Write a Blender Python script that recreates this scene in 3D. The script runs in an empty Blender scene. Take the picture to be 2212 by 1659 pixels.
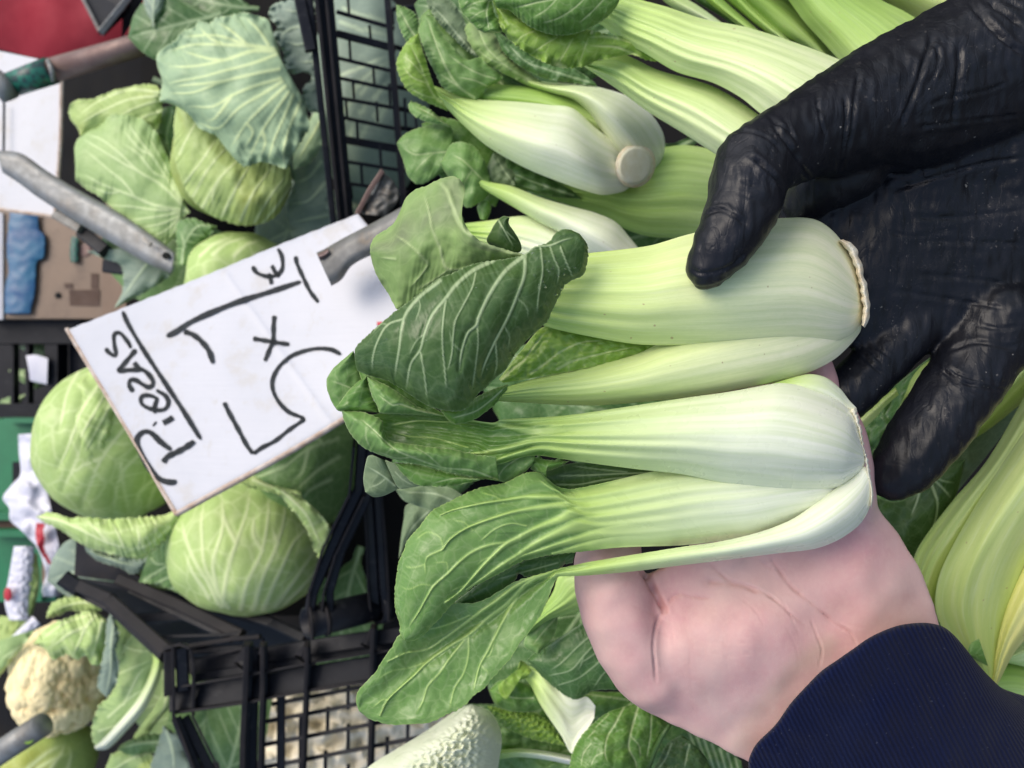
import bpy, math, random
import numpy as np
from mathutils import Vector, Matrix
R = math.radians
sc = bpy.context.scene
# ---------------------------------------------------------------- camera (phone held sideways, looking down at the stall)
W, H = 2212.0, 1659.0          # grid in which the photograph was measured
K = 1.331                      # width of view / distance
CAM = np.array([0.0, 0.0, 1.55])
PITCH = R(55)
FWD = np.array([0, math.cos(PITCH), -math.sin(PITCH)])
UPC = np.array([0, math.sin(PITCH), math.cos(PITCH)])
AX = -UPC                      # towards the right of the photograph = towards the buyer
AY = np.array([1.0, 0, 0])
cam_d = bpy.data.cameras.new('camera'); cam = bpy.data.objects.new('camera', cam_d)
sc.collection.objects.link(cam); sc.camera = cam
cam.matrix_world = Matrix(((AX[0], AY[0], -FWD[0], CAM[0]), (AX[1], AY[1], -FWD[1], CAM[1]), (AX[2], AY[2], -FWD[2], CAM[2]), (0, 0, 0, 1)))
cam_d.sensor_width = 36; cam_d.lens = 36 / K; cam_d.clip_start = 0.01; cam_d.clip_end = 200
cam_d.dof.use_dof = True; cam_d.dof.focus_distance = 0.345; cam_d.dof.aperture_fstop = 11
# ---------------------------------------------------------------- light
SUN_EL, SUN_AZ = 62, 70        # soft light from above, a little from the right of the stall
world = bpy.data.worlds.new('World'); sc.world = world; world.use_nodes = True
wn = world.node_tree
bg = wn.nodes['Background']; bg.inputs['Strength'].default_value = 0.15
sky = wn.nodes.new('ShaderNodeTexSky'); sky.sky_type = 'NISHITA'; sky.sun_disc = False
sky.sun_elevation = R(SUN_EL); sky.sun_rotation = R(SUN_AZ); sky.dust_density = 4; sky.air_density = 1.2; sky.ozone_density = 0.6
wn.links.new(sky.outputs[0], bg.inputs['Color'])
sd = bpy.data.lights.new('sun', 'SUN'); sun = bpy.data.objects.new('sun', sd); sc.collection.objects.link(sun)
sd.energy = 1.45; sd.angle = R(45); sd.color = (1, 0.955, 0.87)
sdir = Vector((math.sin(R(SUN_AZ)) * math.cos(R(SUN_EL)), math.cos(R(SUN_AZ)) * math.cos(R(SUN_EL)), math.sin(R(SUN_EL))))
sun.rotation_euler = sdir.to_track_quat('Z', 'Y').to_euler()
sc.view_settings.view_transform = 'Standard'; sc.view_settings.look = 'None'
sc.view_settings.gamma = 1; sc.view_settings.exposure = 0.31; sc.view_settings.use_curve_mapping = False
sc.cycles.use_denoising = True; sc.cycles.max_bounces = 8; sc.cycles.transparent_max_bounces = 6
sc.cycles.sample_clamp_indirect = 4
col = sc.collection

# ---------------------------------------------------------------- geometry helpers
def P(x, y, d):
    x = np.asarray(x, float); y = np.asarray(y, float); d = np.asarray(d, float)
    x, y, d = np.broadcast_arrays(x, y, d)
    a = (x - W / 2) / W * K; b = (H / 2 - y) / W * K
    return CAM + d[..., None] * (FWD + a[..., None] * AX + b[..., None] * AY)
def proj(p):
    v = np.asarray(p) - CAM; d = v @ FWD
    return (v @ AX) / d / K * W + W / 2, H / 2 - (v @ AY) / d / K * W, d
def mpp(d): return d * K / W
def pts(s): return [tuple(float(q) for q in w.split(',')) for w in s.split()]
def t(c, r, s): return [(737.333 * c + x / 3, 553 * r + y / 3) for x, y in pts(s)]
def cat(p, n=16):
    p = np.array(p, float)
    if len(p) == 2: return p
    q = np.vstack([2 * p[0] - p[1], p, 2 * p[-1] - p[-2]]); out = []
    s = np.linspace(0, 1, n, endpoint=False)[:, None]
    for i in range(len(p) - 1):
        a, b, c, d = q[i], q[i + 1], q[i + 2], q[i + 3]
        # limited tangents keep corners from overshooting
        l = np.linalg.norm(c - b) + 1e-9
        m0 = (c - a) * 0.5; m1 = (d - b) * 0.5
        m0 *= min(1, l / (np.linalg.norm(m0) + 1e-9)); m1 *= min(1, l / (np.linalg.norm(m1) + 1e-9))
        h = s
        out.append((2*h**3 - 3*h**2 + 1) * b + (h**3 - 2*h**2 + h) * m0 + (-2*h**3 + 3*h**2) * c + (h**3 - h**2) * m1)
    out.append(p[-1:]); return np.vstack(out)
def resample(p, n):
    c = cat(p); l = np.r_[0, np.cumsum(np.linalg.norm(np.diff(c, axis=0), axis=1))]
    s = np.linspace(0, l[-1], n)
    return np.stack([np.interp(s, l, c[:, k]) for k in range(c.shape[1])], 1)
def wob(X, Y, scale, seed):
    r = random.Random(seed); o = 0
    for k in range(6):
        a = r.uniform(0, 6.283); f = r.uniform(.6, 1.7) / scale * 6.283; ph = r.uniform(0, 6.283)
        o = o + np.sin((X * math.cos(a) + Y * math.sin(a)) * f + ph + 1.3 * np.sin((X * math.sin(a) - Y * math.cos(a)) * f * .6 + ph * 2))
    return o / 3.2
def along(v, U):
    v = np.atleast_1d(np.array(v, float))
    if len(v) == 1: return np.full_like(U, v[0])
    return np.interp(U, np.linspace(0, 1, len(v)), v)
def smooth1(v, U):
    v = np.atleast_1d(np.array(v, float))
    if len(v) < 3: return along(v, U)
    c = resample([(i / (len(v) - 1), a) for i, a in enumerate(v)], 200)
    return np.interp(U, c[:, 0], c[:, 1])
def pdist(X, Y, line, w0, w1):
    """signed closeness to a traced line: distance / local half width"""
    ws = np.asarray(w0, float) if hasattr(w0, '__len__') else np.array([w0, w1], float); wx = np.linspace(0, 1, len(ws)); w0 = w1 = ws.max()
    c = cat(line, 6); best = np.full(X.shape, 1e9); n = len(c) - 1
    x0, x1, y0, y1 = c[:, 0].min(), c[:, 0].max(), c[:, 1].min(), c[:, 1].max()
    m = max(w0, w1) * 7
    sel = (X > x0 - m) & (X < x1 + m) & (Y > y0 - m) & (Y < y1 + m)
    if not sel.any(): return best
    x = X[sel]; y = Y[sel]; b = best[sel]
    for i in range(n):
        ax, ay = c[i]; dx, dy = c[i + 1] - c[i]; L = dx * dx + dy * dy + 1e-12
        s = np.clip(((x - ax) * dx + (y - ay) * dy) / L, 0, 1)
        q = np.hypot(x - ax - s * dx, y - ay - s * dy) / np.interp((i + s) / n, wx, ws)
        b = np.minimum(b, q)
    best[sel] = b; return best

def origin(parent):
    return np.array(parent.location) if parent is not None else np.zeros(3)
def root_origin(o):
    s = np.zeros(3)
    while o is not None: s += np.array(o.location); o = o.parent
    return s
def mk(name, verts, quads, mat, parent=None, attrs=None, smooth=True, loc=None):
    me = bpy.data.meshes.new(name)
    verts = np.asarray(verts, float).reshape(-1, 3); quads = np.asarray(quads, np.int32)
    o = bpy.data.objects.new(name, me)
    if loc is None: loc = np.zeros(3) if parent is not None else verts.mean(0)
    base = root_origin(parent) + np.asarray(loc)
    v = verts - base
    k = quads.shape[1]
    me.vertices.add(len(v)); me.vertices.foreach_set('co', v.astype(np.float32).ravel())
    me.loops.add(quads.size); me.loops.foreach_set('vertex_index', quads.ravel())
    me.polygons.add(len(quads)); me.polygons.foreach_set('loop_start', np.arange(0, quads.size, k, dtype=np.int32))
    me.update(calc_edges=True); me.validate()
    me.polygons.foreach_set('use_smooth', np.full(len(me.polygons), smooth))
    for kx, a in (attrs or {}).items():
        a = np.asarray(a, np.float32)
        if a.ndim > 1 and a.shape[-1] == 3:
            at = me.attributes.new(kx, 'FLOAT_VECTOR', 'POINT'); at.data.foreach_set('vector', a.ravel())
        else:
            at = me.attributes.new(kx, 'FLOAT', 'POINT'); at.data.foreach_set('value', a.ravel())
    if mat: me.materials.append(mat)
    col.objects.link(o); o.parent = parent; o.location = loc
    return o
def tag(o, label=None, cat_=None, group=None, kind=None):
    if label: o['label'] = label
    if cat_: o['category'] = cat_
    if group: o['group'] = group
    if kind: o['kind'] = kind
    return o
def thing(name, label, cat_, at, group=None):
    o = bpy.data.objects.new(name, None); o.empty_display_size = .02; o.location = P(*at); col.objects.link(o)
    return tag(o, label, cat_, group)

def veinfield(X, Y, veins, gain=1.0):
    """veins: list of (points, w0, w1[, strength]) in measured pixels -> colour mask, ridge height, closeness for quilting"""
    V = np.zeros(X.shape); Hh = np.zeros(X.shape); Q = np.full(X.shape, 1e9)
    for vv in veins:
        line, w0, w1 = vv[:3]; st = vv[3] if len(vv) > 3 else 1
        if hasattr(w0, '__len__'):
            q = pdist(X, Y, line, w0, 0); V = np.maximum(V, np.clip(1.6 - q, 0, 1)); Hh = np.maximum(Hh, 1.6 * np.exp(-(q / 1.3) ** 2)); continue
        m0, m1 = max(w0 * gain, 1.5), max(w1 * gain, 1.25); st *= min(1, (w0 + w1) * gain / (m0 + m1)) ** .9; q = pdist(X, Y, line, m0, m1)
        st = st * np.clip(.15 + np.hypot(X - line[-1][0], Y - line[-1][1]) / (9 + 5 * w0), 0, 1)
        V = np.maximum(V, st * np.clip(1.6 - q, 0, 1)); Hh = np.maximum(Hh, st * np.exp(-(q / 1.5) ** 2) * min(1, w0 / 3.0))
        if w0 >= 2.4: Q = np.minimum(Q, q * (w0 + w1) / 2)
    return V, Hh, Q

def sheet(name, A, B, mat, parent, d, bul=0, tilt=0, nu=90, nv=50, pw=2.0, back=None, thick=.0007, veins=(), vh=-.0006, quilt=0.0, qw=14,
          ribs=None, ruf=None, noise=None, zf=None, jag=None, loc=None, vgain=1.0, curl=None, neck=None, dots=0, pet=None):
    """a leaf, stalk or other skin lofted between two edges; d, bul, tilt run along it (metres from the camera); back = depth of a closed body"""
    A = resample(A, nu); B = resample(B, nu)
    if jag:
        amp, sc_, seed = jag; s = np.arange(nu)
        c = (A + B) / 2
        for E, sd_ in ((A, seed), (B, seed + 7)):
            n = E - c; n /= (np.linalg.norm(n, axis=1)[:, None] + 1e-6)
            L = np.r_[0, np.cumsum(np.linalg.norm(np.diff(E, axis=0), axis=1))]
            k = wob(L, L * 0, sc_, sd_) * amp * np.minimum(1, np.minimum(s, nu - 1 - s) / 4.0) * (np.clip(1 - (E[:, 0] - pet[2] + 60) / 90, .12, 1) if pet else 1)
            E += n * k[:, None]
    U = np.linspace(0, 1, nu)[:, None] * np.ones((1, nv)); V = np.ones((nu, 1)) * np.linspace(0, 1, nv)[None]
    w = 2 * V - 1
    X = A[:, :1] * (1 - V) + B[:, :1] * V; Y = A[:, 1:] * (1 - V) + B[:, 1:] * V
    prof = 1 - np.abs(w) ** pw
    rim = smooth1(d, U) + smooth1(tilt, U) * w
    D = rim - smooth1(bul, U) * prof
    if zf is not None: D = D + zf(U, V, X, Y)
    edge = np.minimum(np.minimum(V, 1 - V) * np.linalg.norm(A - B, axis=1)[:, None], 1e9)
    fade = np.clip(edge / 10, 0, 1)
    if ribs is not None:      # (amp list along u, number, seed)
        amp, n, seed = ribs; r = random.Random(seed); s = 0
        for k in range(4):
            s = s + np.sin(V * 3.1416 * n * r.uniform(.6, 1.5) + r.uniform(0, 6) + U * r.uniform(-1, 1)) / 2
        D = D - .42 * smooth1(amp, U) * s * np.clip(fade * 2, 0, 1)
    if ruf is not None:       # (amp m, wavelength px, seed): wavy margins
        amp, sc_, seed = ruf
        D = D - .7 * amp * np.abs(w) ** 4 * wob(X, Y, sc_, seed)
    if noise is not None:
        nf = np.clip(1 - (X - pet[2] + 60) / 90, 0, 1) if pet else 1
        for amp, sc_, seed in (noise if isinstance(noise, list) else [noise]): D = D - (1 if sc_ > 200 else nf) * (.6 if sc_ > 45 else .32) * amp * wob(X, Y, sc_, seed)
    if curl is not None: D = D + curl * np.abs(w) ** 4
    VV, HH, Q = veinfield(X, Y, veins, vgain) if len(veins) else (np.zeros(X.shape),) * 2 + (np.full(X.shape, 1e9),)
    D = D - vh * HH * (np.clip(1 - (X - pet[2] - 20) / 260, .12, 1) if pet else 1)
    if neck:      # pale fibres of the stalk running out into the blade
        r = random.Random(int(X[0, 0])); s = sum(np.sin(V * 3.1416 * r.uniform(5, 15) + r.uniform(0, 6)) for _ in range(4)) / 4
        VV = np.maximum(VV, np.clip(1.15 - U / (neck * (1 + .8 * s)), 0, 1)); D = D - .0007 * s * np.clip(1 - U / (neck * 1.6), 0, 1)
    if quilt: D = D - (np.clip(1 - (X - pet[2] + 60) / 90, 0, 1) if pet else 1) * quilt * (1 - np.exp(-(np.minimum(Q, 1e4) / qw) ** 2)) * np.clip(edge / 12, 0, 1)
    if pet: VV = np.maximum(VV, np.clip((X - pet[2]) / 60 + .35 * np.sin(V * 31) * np.sin(V * 12 + 1), 0, 1))
    F = P(X, Y, D)
    if back is None: Db = D + thick
    else: Db = np.maximum(rim + (zf(U, V, X, Y) * 0 if zf is not None else 0) + smooth1(back, U) * prof, D + .0002)
    G = P(X, Y, Db)
    idx = np.arange(nu * nv).reshape(nu, nv)
    a, b, c, e = idx[:-1, :-1].ravel(), idx[1:, :-1].ravel(), idx[1:, 1:].ravel(), idx[:-1, 1:].ravel()
    q = np.stack([a, b, c, e], 1)
    n0 = np.cross(F[nu // 2, nv // 2] - F[nu // 2 - 1, nv // 2], F[nu // 2, nv // 2] - F[nu // 2, nv // 2 - 1])
    view = CAM - F[nu // 2, nv // 2]
    # orientation of quad a,b,c,e: (b-a)x(c-b)
    e1 = F[nu // 2, nv // 2 - 1] - F[nu // 2 - 1, nv // 2 - 1]; e2 = F[nu // 2, nv // 2] - F[nu // 2, nv // 2 - 1]
    if np.dot(np.cross(e1, e2), view) < 0: q = q[:, ::-1]; flip = True
    else: flip = False
    N = nu * nv
    qb = q[:, ::-1] + N
    ring = np.r_[idx[:, 0], idx[-1, 1:], idx[-2::-1, -1], idx[0, -2:0:-1]]
    nx = np.roll(ring, -1)
    qr = np.stack([nx, ring, ring + N, nx + N], 1)
    if flip: qr = qr[:, ::-1]
    L = np.r_[0, np.cumsum(np.linalg.norm(np.diff((A + B) / 2, axis=0), axis=1))][:, None] * mpp(float(np.mean(D)))
    Wd = np.linalg.norm(A - B, axis=1)[:, None] * mpp(float(np.mean(D)))
    uvw = np.stack([L + 0 * V, (V - .5) * Wd.max(), 0 * V], -1).reshape(-1, 3)
    uvw = np.vstack([uvw, uvw]); ed = np.clip(1.6 - edge / 1.6, 0, 1)
    if dots:      # pale teeth along the margin
        for E, s_ in ((A, 0), (B, 1)):
            l_ = np.r_[0, np.cumsum(np.linalg.norm(np.diff(E, axis=0), axis=1))]; r = random.Random(nu + s_); x_ = r.uniform(0, dots)
            while x_ < l_[-1] - 8:
                i_ = int(np.argmin(np.abs(l_ - x_))); v0 = 0 if s_ == 0 else nv - 2
                ed[i_, v0:v0 + 2] = 2.2; x_ += dots * r.uniform(.6, 1.5)
    at = {'uvw': uvw, 'uu': np.tile(U.ravel(), 2), 'vein': np.tile(VV.ravel(), 2), 'edge': np.tile(ed.ravel(), 2)}
    if pet: at['pet'] = np.tile(np.clip((X - pet[0]) / (pet[1] - pet[0]), 0, 1).ravel(), 2)
    return mk(name, np.vstack([F.reshape(-1, 3), G.reshape(-1, 3)]), np.vstack([q, qb, qr]), mat, parent, at, loc=loc)

def ball(name, cx, cy, rx, ry, d, rz, mat, parent, veins=(), rot=0, nu=90, nv=120, bump=None, vh=.0008, vgain=1.0, quilt=0, loc=None, sq=2.0):
    """a solid head: ellipsoid centred at pixel (cx, cy), distance d; radii rx, ry in pixels there, rz in metres; veins traced on the near side"""
    th = np.linspace(0.001, math.pi - .001, nu)[:, None]; ph = np.linspace(0, 2 * math.pi, nv, endpoint=False)[None]
    s = mpp(d); z = np.cos(th) + 0 * ph
    x = np.sin(th) * np.cos(ph); y = np.sin(th) * np.sin(ph)
    cr, sr = math.cos(rot), math.sin(rot)
    x2, y2 = x * rx * s, y * ry * s
    X, Y = x2 * cr - y2 * sr, x2 * sr + y2 * cr
    C = P(cx, cy, d)
    p = C + X[..., None] * AX - Y[..., None] * AY - (z * rz)[..., None] * FWD
    nrm = (x / (rx * s))[..., None] * (AX * cr - AY * sr) - (y / (ry * s))[..., None] * (AX * sr + AY * cr) - (z / rz)[..., None] * FWD
    nrm /= np.linalg.norm(nrm, axis=-1)[..., None]
    px, py, _ = proj(p)
    front = z > -.15
    VV, HH, Q = veinfield(px, py, veins, vgain) if len(veins) else (np.zeros(px.shape),) * 2 + (np.full(px.shape, 1e9),)
    disp = vh * HH * front
    if quilt: disp = disp + quilt * (1 - np.exp(-(np.minimum(Q, 1e4) / 12) ** 2)) * front
    if bump is not None: disp = disp + bump(p, x, y, z)
    p = p + nrm * disp[..., None]
    idx = np.arange(nu * nv).reshape(nu, nv); nxt = np.roll(idx, -1, axis=1)
    q = np.stack([idx[:-1], idx[1:], nxt[1:], nxt[:-1]], -1).reshape(-1, 4)
    f = p.reshape(-1, 3); e = f[q[len(q) // 3]]
    cn = np.cross(e[1] - e[0], e[2] - e[1])
    if np.dot(cn, e[0] - C) < 0: q = q[:, ::-1]
    uvw = np.stack([X, Y, z * rz], -1).reshape(-1, 3)
    return mk(name, f, q, mat, parent, {'uvw': uvw, 'uu': ((x + 1) / 2).ravel(), 'vein': (VV * front).ravel(), 'edge': np.zeros(px.size)}, loc=loc)

def boxv(c, ax, ay, az):
    c = np.asarray(c); v = []
    for i in (-1, 1):
        for j in (-1, 1):
            for k in (-1, 1): v.append(c + i * ax / 2 + j * ay / 2 + k * az / 2)
    q = [(0, 1, 3, 2), (4, 6, 7, 5), (0, 4, 5, 1), (2, 3, 7, 6), (0, 2, 6, 4), (1, 5, 7, 3)]
    return np.array(v), np.array(q)
def bevbox(c, ax, ay, az, b=.12):
    """box with chamfered edges along its length (ax): an octagonal section"""
    c = np.asarray(c); ly, lz = np.linalg.norm(ay), np.linalg.norm(az); m = min(ly, lz) * b
    uy, uz = ay / ly, az / lz
    o = [(-ly/2 + m, -lz/2), (ly/2 - m, -lz/2), (ly/2, -lz/2 + m), (ly/2, lz/2 - m), (ly/2 - m, lz/2), (-ly/2 + m, lz/2), (-ly/2, lz/2 - m), (-ly/2, -lz/2 + m)]
    v = [c + s * ax / 2 + y * uy + z * uz for s in (-1, 1) for y, z in o]
    q = [(i, (i + 1) % 8, 8 + (i + 1) % 8, 8 + i) for i in range(8)]
    q += [(0, 3, 2, 1), (0, 5, 4, 3), (0, 7, 6, 5), (8, 9, 10, 11), (8, 11, 12, 13), (8, 13, 14, 15)]
    return np.array(v), np.array(q)
def bar(name, a, b, w, h, mat, parent, face=None, ext=0, chamfer=.15):
    """a straight bar between (x, y, d) points a and b; w metres wide across the view, h metres deep"""
    p, q = P(*a), P(*b); ax = q - p; L = np.linalg.norm(ax); u = ax / L
    view = (p + q) / 2 - CAM if face is None else np.asarray(face, float)
    side = np.cross(u, view); side /= np.linalg.norm(side); dep = np.cross(side, u)
    v, f = bevbox((p + q) / 2 - dep * 0, u * (L + ext), side * w, dep * h, chamfer)
    return mk(name, v, f, mat, parent, smooth=False)
def tubev(path, rad, seg=14, close=True, flat=None):
    path = np.asarray(path); n = len(path); rad = np.broadcast_to(np.asarray(rad, float), (n,)); v = []
    for i in range(n):
        u = path[min(i + 1, n - 1)] - path[max(i - 1, 0)]; u = u / np.linalg.norm(u)
        s = np.cross(u, FWD); s /= np.linalg.norm(s) + 1e-9; k = np.cross(s, u)
        for j in range(seg):
            a = 2 * math.pi * j / seg
            v.append(path[i] + rad[i] * (s * math.cos(a) + k * math.sin(a) * (flat or 1)))
    q = [(i * seg + j, i * seg + (j + 1) % seg, (i + 1) * seg + (j + 1) % seg, (i + 1) * seg + j) for i in range(n - 1) for j in range(seg)]
    if close:
        v += [path[0], path[-1]]
        q += [(n * seg, (j + 1) % seg, j, n * seg) for j in range(0)]
        for j in range(0, seg, 2):
            q.append((n * seg, (j + 2) % seg, (j + 1) % seg, j)); m = (n - 1) * seg
            q.append((n * seg + 1, m + j, m + (j + 1) % seg, m + (j + 2) % seg))
    return np.array(v), np.array(q)
def tube(name, pth, rad, mat, parent, seg=14, close=True):
    p = np.array([P(*a) for a in pth]); v, q = tubev(p, rad, seg, close); return mk(name, v, q, mat, parent)

def spherev(c, r, nu=10, nv=14, f=(1, 1, 1)):
    th = np.linspace(0.01, math.pi - .01, nu)[:, None]; ph = np.linspace(0, 2 * math.pi, nv, endpoint=False)[None]
    p = c + r * (np.sin(th) * np.cos(ph) * f[0])[..., None] * AX + r * (np.sin(th) * np.sin(ph) * f[1])[..., None] * AY - r * ((np.cos(th) + 0 * ph) * f[2])[..., None] * FWD
    idx = np.arange(nu * nv).reshape(nu, nv); nx = np.roll(idx, -1, 1)
    q = np.stack([idx[:-1], nx[:-1], nx[1:], idx[1:]], -1).reshape(-1, 4)
    return p.reshape(-1, 3), q
def chain(js, f=(1, 1, 1), step=.35):
    """swept balls along joints (x, y, d, radius px)"""
    out = []
    for a, b in zip(js[:-1], js[1:]):
        pa, pb = P(*a[:3]), P(*b[:3]); ra, rb = a[3] * mpp(a[2]), b[3] * mpp(b[2])
        n = max(2, int(np.linalg.norm(pb - pa) / (min(ra, rb) * step)) + 1)
        for i in range(n + 1):
            s = i / n; out.append(spherev(pa + (pb - pa) * s, ra + (rb - ra) * s, f=f))
    return out
def join(parts):
    V = []; Q = []; o = 0
    for v, q in parts: V.append(v); Q.append(q + o); o += len(v)
    return np.vstack(V), np.vstack(Q)
def voxel(name, parts, vox, mat, parent, smooth=6, post=None):
    """melt overlapping solids into one continuous skin"""
    v, q = join(parts)
    tmp = mk('tmp', v, q, None, None, loc=np.zeros(3))
    m = tmp.modifiers.new('r', 'REMESH'); m.mode = 'VOXEL'; m.voxel_size = vox; m.adaptivity = 0
    s = tmp.modifiers.new('s', 'SMOOTH'); s.factor = .7; s.iterations = smooth
    dg = bpy.context.evaluated_depsgraph_get(); dg.update()
    me = bpy.data.meshes.new_from_object(tmp.evaluated_get(dg))
    n = len(me.vertices); co = np.empty(n * 3, np.float32); me.vertices.foreach_get('co', co); co = co.reshape(-1, 3).astype(float)
    no = np.empty(n * 3, np.float32); me.vertices.foreach_get('normal', no); no = no.reshape(-1, 3).astype(float)
    fl = np.empty(len(me.loops), np.int32); me.loops.foreach_get('vertex_index', fl); fl = fl.reshape(-1, 4)
    om = tmp.data; bpy.data.objects.remove(tmp); bpy.data.meshes.remove(om); bpy.data.meshes.remove(me)
    at = {}
    if post: co, at = post(co, no)
    return mk(name, co, fl, mat, parent, at)
def creases(co, no, lines, gain=1.0, ridge=.30, fl=26):
    """press traced folds into the skin: (points, half width px, depth m)"""
    x, y, d = proj(co); fr = np.clip(-((co - CAM) * no).sum(1) / np.linalg.norm(co - CAM, axis=1) * 3, 0, 1)
    disp = np.zeros(len(co)); mask = np.zeros(len(co))
    for line, w, dep in lines:
        q = pdist(x, y, line, w, w * .7); e_ = np.minimum(np.hypot(x - line[0][0], y - line[0][1]), np.hypot(x - line[-1][0], y - line[-1][1])); fe = np.clip(e_ / fl, 0, 1) * (.75 + .25 * np.sin(e_ * .12 + w))
        disp += fe * (-dep * np.exp(-q ** 2) + ridge * dep * np.exp(-((q - 2.4) / 1.3) ** 2))
        mask = np.maximum(mask, fe * np.exp(-q ** 2) * min(1, dep / .0009))
    return co + no * (disp * fr * gain)[:, None], mask * fr

# ---------------------------------------------------------------- materials
class NT:
    def __init__(s, name):
        s.m = bpy.data.materials.new(name); s.m.use_nodes = True; s.t = s.m.node_tree
        s.p = s.t.nodes['Principled BSDF']; s.out = s.t.nodes['Material Output']
    def n(s, typ, **k):
        o = s.t.nodes.new(typ)
        for a, b in k.items():
            if a.startswith('i_'):
                key = a[2:]; key = int(key) if key.isdigit() else key
                o.inputs[key].default_value = b
            else: setattr(o, a, b)
        return o
    def l(s, a, b): s.t.links.new(a, b)
    def attr(s, name, vec=False):
        a = s.n('ShaderNodeAttribute', attribute_name=name); return a.outputs['Vector' if vec else 'Fac']
    def noise(s, scale, vec, detail=4, rough=.55, dist=0):
        a = s.n('ShaderNodeTexNoise'); a.inputs['Scale'].default_value = scale; a.inputs['Detail'].default_value = detail
        a.inputs['Roughness'].default_value = rough; a.inputs['Distortion'].default_value = dist; s.l(vec, a.inputs['Vector']); return a.outputs['Fac']
    def scale(s, vec, xyz, off=(0, 0, 0)):
        a = s.n('ShaderNodeMapping'); a.inputs['Scale'].default_value = xyz; a.inputs['Location'].default_value = off; s.l(vec, a.inputs['Vector']); return a.outputs[0]
    def ramp(s, fac, stops, interp='LINEAR'):
        a = s.n('ShaderNodeValToRGB'); r = a.color_ramp; r.interpolation = interp
        while len(r.elements) < len(stops): r.elements.new(.5)
        for e, (p, c) in zip(r.elements, stops):
            e.position = p; e.color = (*c, 1) if hasattr(c, '__len__') else (c, c, c, 1)
        s.l(fac, a.inputs[0]); return a.outputs['Color']
    def mix(s, fac, a, b, mode='MIX'):
        m = s.n('ShaderNodeMix', data_type='RGBA', blend_type=mode)
        for sock, v in ((m.inputs[0], fac), (m.inputs[6], a), (m.inputs[7], b)):
            if isinstance(v, (int, float)): sock.default_value = v
            elif isinstance(v, tuple): sock.default_value = (*v, 1)
            else: s.l(v, sock)
        return m.outputs[2]
    def math(s, op, a, b=0.0):
        m = s.n('ShaderNodeMath', operation=op)
        for sock, v in ((m.inputs[0], a), (m.inputs[1], b)):
            if isinstance(v, (int, float)): sock.default_value = v
            else: s.l(v, sock)
        return m.outputs[0]
    def bump(s, h, strength, dist, prev=None):
        b = s.n('ShaderNodeBump'); b.inputs['Strength'].default_value = strength; b.inputs['Distance'].default_value = dist
        s.l(h, b.inputs['Height'])
        if prev is not None: s.l(prev, b.inputs['Normal'])
        return b.outputs[0]
    def vor(s, scale, vec, feature='DISTANCE_TO_EDGE'):
        a = s.n('ShaderNodeTexVoronoi', feature=feature); a.inputs['Scale'].default_value = scale; s.l(vec, a.inputs['Vector']); return a.outputs['Distance']
def hexc(h):
    v = [int(h[i:i + 2], 16) / 255 for i in (0, 2, 4)]
    return tuple(c / 12.92 if c <= .04045 else ((c + .055) / 1.055) ** 2.4 for c in v)

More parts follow.
